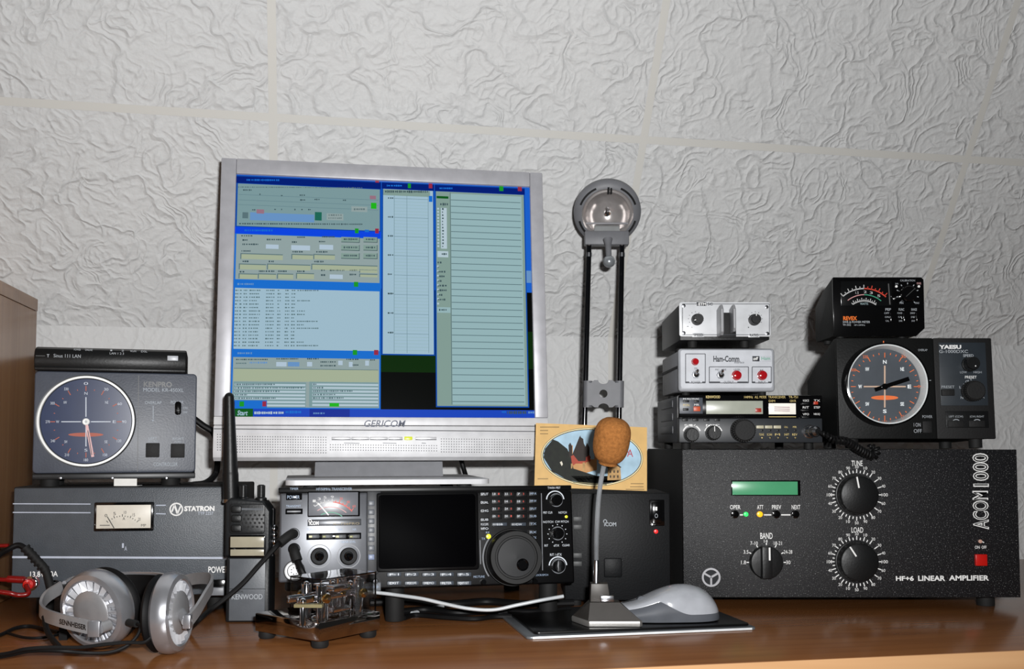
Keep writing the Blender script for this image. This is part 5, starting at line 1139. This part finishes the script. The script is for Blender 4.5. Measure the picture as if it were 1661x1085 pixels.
# window four
R_s(377, 568, 610.5, 661, 'sky'); R_s(377, 568, 610.5, 580, 'sky', 2); R_s(379.5, 580, 608.5, 659, 'grey2', 2); words(386, 408, 574, 'blue', 3); R_s(566, 569, 573, 577, 'grn', 3); R_s(600, 569, 607, 577, 'red', 3)
words(384, 434, 584, 'ink', 2); words(384, 400, 590, 'ink2', 2); words(405, 434, 589, 'blue', 3); R_s(446, 588, 462, 595, 'wfl', 3); words(446, 480, 583, 'ink', 2); R_s(464, 588, 482, 595, 'blue', 3)
for p in ((494, 588, 502, 595), (543, 586, 550, 593), (560, 588, 566, 596), (586, 586, 592, 594)): R_s(*p, 'wfl', 3)
for a, b, yy in ((494, 512, 583), (515, 540, 588), (515, 540, 594), (556, 576, 584), (594, 604, 585), (566, 576, 593)): words(a, b, yy, 'ink', 2.2)
R_s(381, 598, 607, 618, 'yel', 3); R_s(381, 597.4, 607, 598.4, 'ink2', 3)
R_s(381, 619, 493, 659, 'grey', 3); R_s(498, 619, 607, 659, 'grey', 3)
for i in range(7):
    yy = 622 + i * 5.4
    R_s(383, yy, 492, yy + 3, 'pale', 4); R_s(503, yy, 607, yy + 3, 'pale', 4)
    if i < 5: words(384, (446, 490, 452, 402, 446)[i], yy + 1.4, 'ink2', 2.4, 5); words(504, (510, 520, 566, 540, 552)[i], yy + 1.4, 'ink2', 2.4, 5)
R_s(530, 653, 545, 658.5, 'lime', 5)
R_s(376, 648, 433, 660, 'sky', 6); R_s(391, 650, 398, 658, 'grn', 7); R_s(426, 650, 432, 658, 'red', 7); R_s(379, 650, 384, 657, 'tsk2', 7)
# window five: band map
R_s(611.5, 292.5, 699, 577, 'ttl'); R_s(611.5, 294, 699, 304, 'dark', 2); R_s(614, 304.5, 697, 575, 'list2', 2); R_s(614, 305, 692, 315, 'side', 3); words(617, 690, 309, 'ink', 4, 4); words(620, 645, 299, 'sky', 3)
R_s(655, 295, 660, 303, 'grn', 3); R_s(690, 295, 696, 303, 'red', 3); R_s(690, 316, 696, 326, 'sky', 4)
for i in range(48): R_s(632, 320 + i * 5.3, 689, 320.6 + i * 5.3, 'line' if i % 6 == 0 else 'list', 3)
R_s(632, 316, 632.6, 574, 'line', 4); R_s(653, 316, 653.6, 574, 'line', 4); R_s(688.6, 316, 689.2, 574, 'line', 4)
for i in range(8): words(622, 631, 320 + i * 31.6, 'ink', 2.6, 4)
# window six: spot list
R_s(700, 296, 854, 660, 'ttl'); R_s(700, 297.5, 854, 307.5, 'dark', 2); R_s(702, 308, 852, 658, 'side', 2); R_s(727, 312, 848, 656, 'list', 3); words(708, 730, 303, 'sky', 3); R_s(810, 299, 817, 307, 'grn', 3); R_s(842, 299, 849, 307, 'red', 3)
for i in range(32): R_s(727, 322 + i * 10.6, 846, 323.1 + i * 10.6, 'ink2', 4)
R_s(725.5, 310, 726.6, 656, 'ink2', 4); R_s(703, 314, 723, 320, 'grn', 4) if 0 else R_s(703, 316, 723, 320, 'dgrn', 4)
R_s(710, 336, 720, 404, 'pale', 4)
for i in range(13): R_s(704, 336 + i * 5.2, 707, 339 + i * 5.2, 'pale', 5); words(712, 715, 338 + i * 5.2, 'ink', 3, 5)
R_s(704, 408, 722, 418, 'pale', 4); words(711, 720, 413, 'ink', 3, 5); words(709, 722, 330, 'ink', 4, 5)
for i in range(9): words(704, 708 + rnd.random() * 14, 427 + i * 7.6, 'ink', 3, 5); R_s(703, 432 + i * 7.6, 706, 435 + i * 7.6, 'pale', 5)
R_s(703, 500, 725, 509, 'list', 4); words(706, 720, 504.5, 'ink', 3, 5)
# task bar
R_s(376, 661, 866, 676, 'tsk', 7); R_s(376, 661, 412, 676, 'dgrn', 8); words(414, 460, 668, 'pale', 4, 8); words(462, 486, 667, 'sky', 4, 8); R_s(499, 662, 562, 675, 'tsk2', 8); words(505, 523, 669, 'blue', 3, 9)
words(808, 816, 668, 'sky', 3, 8); words(817, 850, 669, 'ink', 5, 8); words(852, 862, 669, 'blue', 3, 8)
V, Fc, a_, b_, c_, d_ = text_mesh('Start', .03, .2); sc.add([(U(388) + (U(404) - U(388)) * (v.x - a_) / (b_ - a_), y_ - .0012, Vv(672, 388) + (Vv(664, 388) - Vv(672, 388)) * (v.y - c_) / (d_ - c_)) for v in V], Fc, SM['white'])
sc.build('screen', M_.root, smooth=0, label='lit screen with blue-framed program windows')
M_.done()
# ================================================================ desk lamp
LG = mat('lamp_grey', '727377', .5); LBK = mat('lamp_black_chrome', '101114', .12, .3)
LY = 1.445
lb = at(976, 700, LY); lamp = empty('desk_lamp', 'grey desk lamp with two thin rods standing between the monitor and the equipment stack', 'lamp', (lb.x, LY, 0)); lO = lamp.location.copy()
def Lp(px, py, dy=0): return at(px, py, LY + dy) - lO
mb = MB(); mb.lathe([(.048, 0), (.048, .004), (.044, .010), (.03, .016), (.012, .02), (0, .02)], (0, 0, 0), (0, 0, 1), LG, 40); mb.build('base', lamp)
for a, b in ((955.5, 948), (1009, 1004)):
    t0, t1 = Lp(a, 396), Lp(b, 690); dirv = (t1 - t0).normalized(); k2 = (t1.z + lO.z - .006) / -dirv.z; t2 = t1 + dirv * k2
    mb = MB(); mb.cyl(t2, (t0 - t2), .0038, (t0 - t2).length, LBK, 16); mb.ball(Lp(a, 396), .005, STEEL, 8); mb.cyl(Lp(a - .3, 410), (0, 0, -1), .0046, .006, STEEL, 16); mb.build('rod', lamp)
# clamp bracket joining the rods
mb = MB(); bx0, bx1 = Lp(959, 640).x, Lp(997, 640).x; zt_, zb_ = Lp(978, 617).z, Lp(978, 661).z; cxb, czb = (bx0 + bx1) / 2, (zt_ + zb_) / 2; nr = 8.5 / F * LY
def notch(sgn):
    pts = []
    for i in range(9):
        t = PI * i / 8; pts.append((cxb - sgn * nr * math.cos(t) * -1, (zt_ if sgn > 0 else zb_) - sgn * nr * .75 * math.sin(t)))
    return pts
outline = [(bx0, zt_ - .003), (bx0 + .004, zt_)] + [(cxb + nr * math.cos(PI - PI * i / 8), zt_ - nr * .75 * math.sin(PI * i / 8)) for i in range(9)] + [(bx1 - .004, zt_), (bx1, zt_ - .003), (bx1, zb_ + .003), (bx1 - .004, zb_)] + [(cxb + nr * math.cos(PI * i / 8), zb_ + nr * .75 * math.sin(PI * i / 8)) for i in range(9)] + [(bx0 + .004, zb_), (bx0, zb_ + .003)]
# plate with a hole: two halves
hr = 6.6 / F * LY
left = [p for p in outline if p[0] <= cxb + 1e-6]; 
def half(sgn):
    side = [(bx0 if sgn < 0 else bx1, zt_ - .003), ((bx0 + .004) if sgn < 0 else (bx1 - .004), zt_)]
    topn = [(cxb + sgn * nr * math.cos(PI / 2 * i / 6), zt_ - nr * .75 * math.sin(PI / 2 * i / 6)) for i in range(7)]
    hole = [(cxb + sgn * hr * math.sin(PI * i / 12), czb + hr * math.cos(PI * i / 12)) for i in range(13)]
    botn = [(cxb + sgn * nr * math.cos(PI / 2 * (6 - i) / 6), zb_ + nr * .75 * math.sin(PI / 2 * (6 - i) / 6)) for i in range(7)]
    return side + topn + hole + botn + [((bx0 + .004) if sgn < 0 else (bx1 - .004), zb_), (bx0 if sgn < 0 else bx1, zb_ + .003)]
for s_ in (-1, 1): mb.prism(half(s_), -.009, -.0055, LG, 0)
for px, sgn in ((953, -1), (1004, 1)):
    p = Lp(px, 661); q = Lp(px + .6, 618); mb.cyl(p + Vector((0, -.002, 0)), (q - p), .0066, (q - p).length, LG, 24)
    mb.box(min(p.x, bx0 if sgn < 0 else bx1), max(p.x, bx0 if sgn < 0 else bx1), -.009, -.0055, zb_ + .003, zt_ - .004, LG)
mb.build('clamp_bracket', lamp)
# head
hc = Lp(985, 344, 0); hn = Vector((-.02, -.84, -.54)).normalized(); hr_ = 55 / F * LY
u, w, a = basis(hn)
mb = MB(); mb.lathe([(0, -.034), (hr_ * .5, -.031), (hr_ * .85, -.020), (hr_ * 1.0, -.005), (hr_ * 1.0, .003), (hr_ * .95, .006), (hr_ * .80, .0085), (hr_ * .765, .0085)], hc, hn, LG, 64, cap=False); hd = mb.build('head', lamp, label='round grey lamp head')
RFL = mat('reflector', 'b9b4b2', .22, .55)
mb = MB(); mb.lathe([(hr_ * .765, .0085), (hr_ * .72, .006), (hr_ * .66, .0065), (hr_ * .6, -.002), (hr_ * .4, -.012), (hr_ * .12, -.017), (0, -.017)], hc, hn, RFL, 56, cap=False); rf = mb.build('reflector', lamp, label='pale shiny reflector')
for a0, a1 in ((20, 65), (115, 160), (195, 225), (-45, -15)):
    mb = MB(); P = [hc + a * .0084 + (u * math.cos(math.radians(t)) + w * math.sin(math.radians(t))) * hr_ * .855 for t in range(a0, a1 + 1, 5)]
    mb.tube(P, .0015, BLKM, 8, 2); mb.build('vent_slot', hd)

mb = MB(); bc = hc + a * .002
mb.lathe([(.0024, 0), (.0046, .003), (.005, .012), (.0042, .018), (.0015, .020), (0, .0202)], hc - a * .012, a, GL, 24); mb.tube([hc - a * .012, hc - a * .004 + u * .001, hc + a * .002], .0007, STEEL, 6, 4); mb.build('bulb', lamp, label='clear halogen bulb')
up = Vector((0, 0, 1)); up = (up - a * up.dot(a)).normalized()
mb = MB(); ctr = hc + a * .010 - up * hr_ * .28; mb.tube([ctr - Vector((hr_ * .64, 0, 0)), ctr + Vector((hr_ * .62, 0, 0))], .0016, SILV, 10, 2)
mb.cyl(hc + a * .008 + up * hr_ * .82, -up, .0016, .010, BLKM, 10); mb.cyl(hc + a * .008 + up * hr_ * .80 + Vector((.004, 0, 0)), -up, .0014, .009, BLKM, 10)
mb.build('glass_clip', lamp)
mb = MB(); GLS = mat('frosted_catch', 'a4a6a6', .3, .2)
c0 = hc + a * .009 - up * hr_ * .5; X_ = Vector((1, 0, 0)); V = []
for dx, dz in ((-.5, .12), (.5, .12), (.52, -.16), (.2, -.2), (-.2, -.2), (-.52, -.16)): V.append(c0 + X_ * dx * hr_ * .75 + up * dz * hr_)
V2 = [v - a * .006 for v in V]; mb.add(V + V2, [(0, 1, 2, 3, 4, 5), (11, 10, 9, 8, 7, 6)] + [(i, i + 6, (i + 1) % 6 + 6, (i + 1) % 6) for i in range(6)], GLS); o = mb.build('catch', lamp, smooth=0); fix_normals(o)
# hinge block under the head that takes the rods
q0, q1 = Lp(948, 382), Lp(1020, 398); mb = MB(); mb.box(q0.x, q1.x, -.006, .012, q1.z, q0.z + .006, LG, .002); mb.build('hinge_block', lamp)
h0, h1 = Lp(986, 388, -.02), Lp(988, 424, -.034); mb = MB(); mb.lathe([(.0068, 0), (.0045, .010), (.0038, (h1 - h0).length)], h0, (h1 - h0), LG, 24); mb.ball(h1, .0088, mat('handle_ball', 'a3a8ac', .25, .5), 14); mb.build('handle', lamp, label='ball-ended handle')
# ================================================================ mouse pad
pb0 = onz(855, 1038, .0); pb1 = onz(1228, 1022, 0); e0 = (pb1 - pb0).normalized(); e1 = Vector((-e0.y, e0.x, 0)); pw = (pb1 - pb0).length
Rp = Matrix((e0, e1, Vector((0, 0, 1)))).transposed(); pad = empty('mouse_pad', 'black mouse pad on a thin metal-edged plate under the microphone and mouse', 'mouse pad', pb0, Rp)
MB().prism(rrect(0, 0, pw, .165, .006), 0.0002, .0032, mat('pad_plate', '6e7276', .4, .2), .0008, axis='z').build('metal_plate', pad)
MB().box(.006, pw - .006, -.0006, .0004, .0006, .0030, mat('pad_glint_edge', 'e4e8ea', .35, .1), .0002).build('edge_glint', pad, label='front edge strip coloured bright for the flash on it')  # pale strip paints the flash glint along the plate's front
MB().prism(rrect(.010, .008, pw - .004, .16, .006), .0034, .0060, mat('pad_black', '0b0b0c', .28, spec=.4), .0006, axis='z').build('black_mat', pad)
PT = .0061
# ================================================================ desk microphone
mk_ = onz(997, 1016, PT + .001); mic = empty('desk_microphone', 'gooseneck desk microphone with an orange-brown foam windscreen, standing on the mouse pad', 'microphone', (mk_.x, mk_.y, PT)); mO = mic.location.copy()
def Mp(px, py, Y): return at(px, py, Y) - mO
YB = mk_.y
hwb = 45 / F * YB; dep = .036
MBASE = mat('microphone_bronze', '3a3734', .45, .3)
mb = MB(); mb.prism([(-hwb + .003, 0), (hwb - .003, 0), (hwb, .003), (hwb - .003, dep), (-hwb - .014, dep), (-hwb, .003)], 0, .007, mat('microphone_base_trim', '8f8d8a', .35, .6), .0015, axis='z'); mb.build('base_trim', mic, label='bright base rim')
zt2 = Mp(980, 977, YB + .01).z; xl, xr = Mp(957, 977, YB + .01).x, Mp(1005, 977, YB + .01).x
V = [(-hwb + .002, .001, .0072), (hwb - .002, .001, .0072), (hwb - .004, dep - .001, .0072), (-hwb - .013, dep - .001, .0072), (xl, .009, zt2), (xr, .009, zt2), (xr, .029, zt2), (xl, .029, zt2)]
mb = MB(); mb.add(V, [(3, 2, 1, 0), (4, 5, 6, 7), (0, 1, 5, 4), (1, 2, 6, 5), (2, 3, 7, 6), (3, 0, 4, 7)], MBASE); mb.build('base', mic, smooth=0)
a0, a1 = Mp(957, 976, YB + .014), Mp(988.5, 946, YB + .014); mb = MB(); mb.prism([(a0.x, zt2 + .0002), (a1.x + .001, zt2 + .0002), (a1.x - .002, a1.z), (a0.x + .001, a1.z)], .010, .027, MBASE, .001); mb.build('neck_block', mic)
a0, a1 = Mp(974, 976, YB + .006), Mp(996, 966, YB + .006); mb = MB(); mb.box(a0.x, a1.x, .005, .0098, a0.z, a1.z, STEEL, .0008); mb.build('talk_switch', mic, label='silver talk switch')
f0_, f1_ = Mp(967, 948, YB + .018), Mp(967.5, 908, YB + .018); mb = MB(); mb.cyl(f0_, (f1_ - f0_), .0036, (f1_ - f0_).length, STEEL, 20, .001, .003); mb.build('ferrule', mic)
gn = [f1_, Mp(967.5, 880, YB + .016), Mp(968.5, 850, YB + .012), Mp(970.5, 815, YB + .004), Mp(974, 785, YB - .004), Mp(979, 758, YB - .012), Mp(982, 745, YB - .016)]
gp = catmull(gn, 40); mb = MB(); mb.tube(gp, .0020, STEEL, 10, 0)
Lg = 0
for a_, b_ in zip(gp, gp[1:]):
    if (b_ - a_).length > 1e-6: mb.lathe([(.0020, 0), (.0026, (b_ - a_).length * .45), (.0020, (b_ - a_).length * .9)], a_, (b_ - a_), mat('gooseneck_steel', 'b4b7ba', .3, .4), 10, cap=False)
mb.build('gooseneck', mic)
FO = mat('orange_brown_foam', '9c6636', .95, var=.25, nscale=300, bump=.9, bscale=900, spec=.1)
fb, ft = Mp(986, 752, YB - .015), Mp(998, 678, YB - .030); ax = (ft - fb); Lf = ax.length; rf_ = 29 / F * YB; 
prof = []
for i in range(25):
    t = i / 24; r = rf_ * (max(0, 1 - abs(2 * (t - .56) / (1.12 if t < .56 else .88)) ** 2.9)) ** .42
    prof.append((r, Lf * t))
prof[0] = (rf_ * .52, 0); prof.insert(0, (0, 0)); prof[-1] = (0, Lf)
mb = MB(); mb.lathe(prof, fb, ax, FO, 48); mb.build('foam_windscreen', mic, smooth=60, label='orange-brown foam windscreen')
# ================================================================ mouse
MSH = mat('mouse_light_grey', 'a9acb2', .22, coat=.3); MSD = mat('mouse_slate', '56595f', .55, spec=.3)
mc_ = onz(1085, 1004, PT); mo = empty('computer_mouse', 'grey and silver computer mouse at the right end of the mouse pad', 'mouse', (mc_.x, 1.145, PT), Matrix.Rotation(math.radians(4), 3, 'Z'))
LM = .112; NX, NP = 56, 36; low, upr = MB(), MB()
def sm(t): return max(0.0, min(1.0, t)) ** 2 * (3 - 2 * max(0.0, min(1.0, t)))
def hgt(t):  # t 0 = front (left) .. 1 = rear (right)
    return .018 + .0205 * sm(t / .62) if t < .62 else .0385 * math.sqrt(max(0, 1 - ((t - .62) / .385) ** 2.3)) * .98 + .0008
def wid(t): return .0295 * (1 - .16 * (1 - sm(t / .4))) * (1 - max(0, (t - .55) / .46) ** 3.2) ** .5 * (1 - max(0, (.06 - t) / .06) ** 2 * .35)
def split(t): return min(hgt(t) * .72, .0085 + .0165 * (1 - sm((t - .26) / .42)))
rows = []
for i in range(NX + 1):
    t = i / NX; x = -LM * .5 + LM * t; h, w = hgt(t), max(.002, wid(t)); zs_ = split(t); ring = []
    for j in range(NP + 1):
        f = j / NP
        if f <= .25: z = zs_ * f / .25; side = -1
        elif f >= .75: z = zs_ * (1 - f) / .25; side = 1
        else: z = None
        def yy(zz):
            q = zz / max(h, 1e-5); return w * (1 - max(0, (q - .25) / .76) ** 2.4) ** .62 * (.93 + .07 * min(1, q / .3))
        if z is not None: ring.append((x, side * yy(z), z + .0012))
        else:
            g = (f - .25) / .5; an = PI * g; y0_ = yy(zs_); ring.append((x, -y0_ * math.cos(an), zs_ + (h - zs_) * math.sin(an) ** .85 + .0012))
    rows.append(ring)
def strip(mb, j0, j1, m, dz=0):
    V = [Vector(rows[i][j]) for i in range(NX + 1) for j in range(j0, j1 + 1)]; n = j1 - j0 + 1
    mb.add(V, [(i * n + j, (i + 1) * n + j, (i + 1) * n + j + 1, i * n + j + 1) for i in range(NX) for j in range(n - 1)], m)
q = NP // 4; strip(low, 0, q, MSD); strip(low, NP - q, NP, MSD)
low.add([rows[0][j] for j in range(NP + 1)], [tuple(range(NP + 1))], MSD); low.add([rows[i][0] for i in range(NX + 1)] + [rows[i][NP] for i in range(NX, -1, -1)], [tuple(range(2 * NX + 2))], MSD); low.add([rows[NX][j] for j in range(NP + 1)], [tuple(range(NP + 1))], MSD)
o = low.build('lower_body', mo, smooth=50, label='darker grey lower body'); strip(upr, q, NP - q, MSH); o = upr.build('upper_shell', mo, smooth=60)
mb = MB(); mb.cyl((-LM * .5 + .024, -.0035, hgt(.21) - .002), (0, 1, 0), .0055, .007, MSD, 24, .001); mb.build('scroll_wheel', mo)
mb = MB(); mb.tube([Vector((-LM * .5 + .002, 0, hgt(.02) + .0014)), Vector((-LM * .5 + .018, 0, hgt(.16) + .0013))], .0005, BLKM, 6, 4); mb.build('button_split', mo)
# ================================================================ morse paddle
pf_ = onz(518, 1054, .0); pa = Vector((.6, .8, 0)); pbv = Vector((-.8, .6, 0)); Rk = Matrix((pa, pbv, Vector((0, 0, 1)))).transposed()
pk = empty('morse_paddle', 'chrome morse paddle under a clear cover standing on the desk in front of the transceiver', 'morse key', pf_, Rk); pO = pf_.copy()
LA, LB = .086, .100
Z0 = .0075; ZT_ = .0265
BCH = mat('polished_base', 'b9b3ae', .07, 1.0, var=.02)
MB().box(0, LA, 0, LB, Z0, ZT_, BCH, .0012).build('base', pk, label='polished chrome base')
for x, y in ((.009, .009), (LA - .009, .009), (.009, LB - .009), (LA - .009, LB - .009)):
    mb = MB(); mb.lathe([(.0075, 0), (.0088, .002), (.0088, Z0 - .0004)], (x, y, 0), (0, 0, 1), RUB, 24); mb.build('foot', pk)
# cover over the mechanism
CV = mat('clear_acrylic', 'ffffff', .02, trans=1.0, var=0, spec=.5); CV.node_tree.nodes['Principled BSDF'].inputs['IOR'].default_value = 1.3
zc0, zc1 = ZT_ + .0003, ZT_ + .041; ca0, ca1, cb0, cb1 = .004, LA - .003, .003, .050; tk = .0016
mb = MB()
mb.box(ca0, ca1, cb0, cb0 + tk, zc0, zc1, CV, .0005); mb.box(ca0, ca1, cb1 - tk, cb1, zc0, zc1, CV, .0005); mb.box(ca1 - tk, ca1, cb0 + tk, cb1 - tk, zc0, zc1, CV, .0005); mb.box(ca0, ca1, cb0, cb1, zc1 + .0001, zc1 + tk, CV, .0005)
mb.build('clear_cover', pk, smooth=0, label='clear acrylic dust cover')
# mechanism
def kcyl(mb, c, ax, r, h, m, b=.0005): mb.cyl(c, ax, r, h, m, 24, b)
for x, y, h in ((.016, .016, .034), (.016, .038, .034), (.066, .014, .036), (.066, .040, .036), (.042, .027, .032)):
    mb = MB(); kcyl(mb, (x, y, ZT_), (0, 0, 1), .0052, h, CHROME); mb.ball((x, y, ZT_ + h), .003, CHROME, 8); mb.build('post', pk)
for y in (.020, .034):
    mb = MB(); mb.box(-.012, .070, y - .0022, y + .0022, ZT_ + .018, ZT_ + .025, CHROME, .0006); mb.build('lever', pk)
mb = MB(); mb.box(.030, .054, .012, .044, ZT_ + .026, ZT_ + .032, CHROME, .001); mb.box(.030, .054, .012, .044, ZT_ + .004, ZT_ + .010, CHROME, .001); mb.build('bearing_frame', pk)
for x, y, dy in ((.016, .010, -1), (.016, .044, 1), (.066, .008, -1), (.066, .046, 1)):
    mb = MB(); mb.cyl((x, y - dy * .004, ZT_ + .0215), (0, dy, 0), .0016, .010, STEEL, 12); mb.cyl((x, y + (.001 if dy > 0 else -.001), ZT_ + .0215), (0, dy, 0), .0048, .0028, mat('brass', 'c9a866', .2, 1.0), 20, .0004); mb.build('adjusting_screw', pk)
mb = MB(); P = [Vector((.066 + .0026 * math.cos(t * .5), .020 + .014 * t / 120, ZT_ + .029 + .0026 * math.sin(t * .5))) for t in range(121)]; mb.tube(P, .0004, STEEL, 5, 0); mb.build('spring', pk)
rr_ = random.Random(5)
for i in range(6):  # chrome balls on stems at random spots, added for sparkle
    x, y = .024 + rr_.random() * .04, .008 + rr_.random() * .036; mb = MB(); mb.ball((x, y, ZT_ + .0165 + rr_.random() * .02), .0028 + rr_.random() * .0012, CHROME, 10); mb.cyl((x, y, ZT_), (0, 0, 1), .0012, .016, STEEL, 10); mb.build('sparkle_ball', pk)
# finger pieces and outer terminal
gold = mat('pale_brass_plate', 'c4b88a', .25, .7)
mb = MB(); c0 = Rk.transposed() @ (at(482, 968, 1.05) - pO); c1_ = Rk.transposed() @ (at(514, 972, 1.03) - pO)
pt = Rk.transposed() @ (onz(491, 1014, ZT_) - pO); zz = c0.z
mb = MB(); kcyl(mb, (pt.x, pt.y, ZT_), (0, 0, 1), .0034, zz - ZT_ + .002, CHROME); mb.ball((pt.x, pt.y, zz + .004), .0036, CHROME, 10); mb.build('terminal_post', pk)
mb = MB(); d_ = Rk.transposed() @ Vector((1, -.05, 0)); mb.tube([Vector((pt.x, pt.y, zz)) - d_ * .008, Vector((pt.x, pt.y, zz)) + d_ * .020], .002, gold, 8, 2, prof=[(-.004, -.0016), (.004, -.0016), (.004, .0016), (-.004, .0016)], upv=(0, 0, 1)); mb.build('brass_strip', pk, label='pale brass strip')
# ================================================================ cables in the gap under the transceiver
c0 = at(760, 985, 1.135); wc = MB(); WCB = mat('white_cable', 'b4b8bb', .4)
wc.tube([at(560, 958, 1.14) - c0, at(610, 961, 1.138) - c0, at(650, 966, 1.135) - c0, at(685, 971, 1.132) - c0, at(720, 979, 1.13) - c0, at(760, 987, 1.128) - c0, at(800, 989, 1.128) - c0, at(840, 981, 1.13) - c0, at(880, 973, 1.132) - c0, at(914, 967, 1.136) - c0], .0020, WCB, 10)
o = wc.build('white_cable'); o.location = c0; tag(o, 'long white cable sagging under the front of the big transceiver', 'cable')
c0 = onz(690, 990, .003); wc = MB(); wc.tube([onz(668, 994.5, .003) - c0, onz(690, 989, .003) - c0, onz(712, 984, .003) - c0, onz(740, 979, .003) - c0], .0022, WCB, 10); o = wc.build('white_cable'); o.location = c0; tag(o, 'short white cable end on the desk below the longer white cable', 'cable')

# dark leads added to imitate the shade in the gap under the transceiver
for k, (pts, r_, lab) in enumerate((
    ([(640, 985, 1.20), (690, 980, 1.22), (740, 983, 1.2), (800, 980, 1.21), (860, 984, 1.2), (925, 980, 1.22)], .0042, 'thick black lead added to darken the gap under the big transceiver'),
    ([(600, 975, 1.27), (660, 972, 1.28), (730, 976, 1.26), (790, 970, 1.28), (850, 975, 1.26), (930, 970, 1.27)], .0048, 'black lead added to darken the very back of the gap under the big transceiver'),
    ([(655, 999, 1.17), (675, 990, 1.19), (720, 989, 1.175), (770, 994, 1.165), (805, 990, 1.18), (850, 986, 1.18)], .0030, 'thin black lead added for darkness in front of the thicker one under the big transceiver'))):
    W_ = [Vector((at(px, py, Y_).x, Y_, r_ + .0003)) for px, py, Y_ in pts]; c0 = W_[0].copy(); mb = MB(); mb.tube([w - c0 for w in W_], r_, CABLE, 10)
    o = mb.build('added_dark_lead'); o.location = c0; tag(o, lab, 'cable')
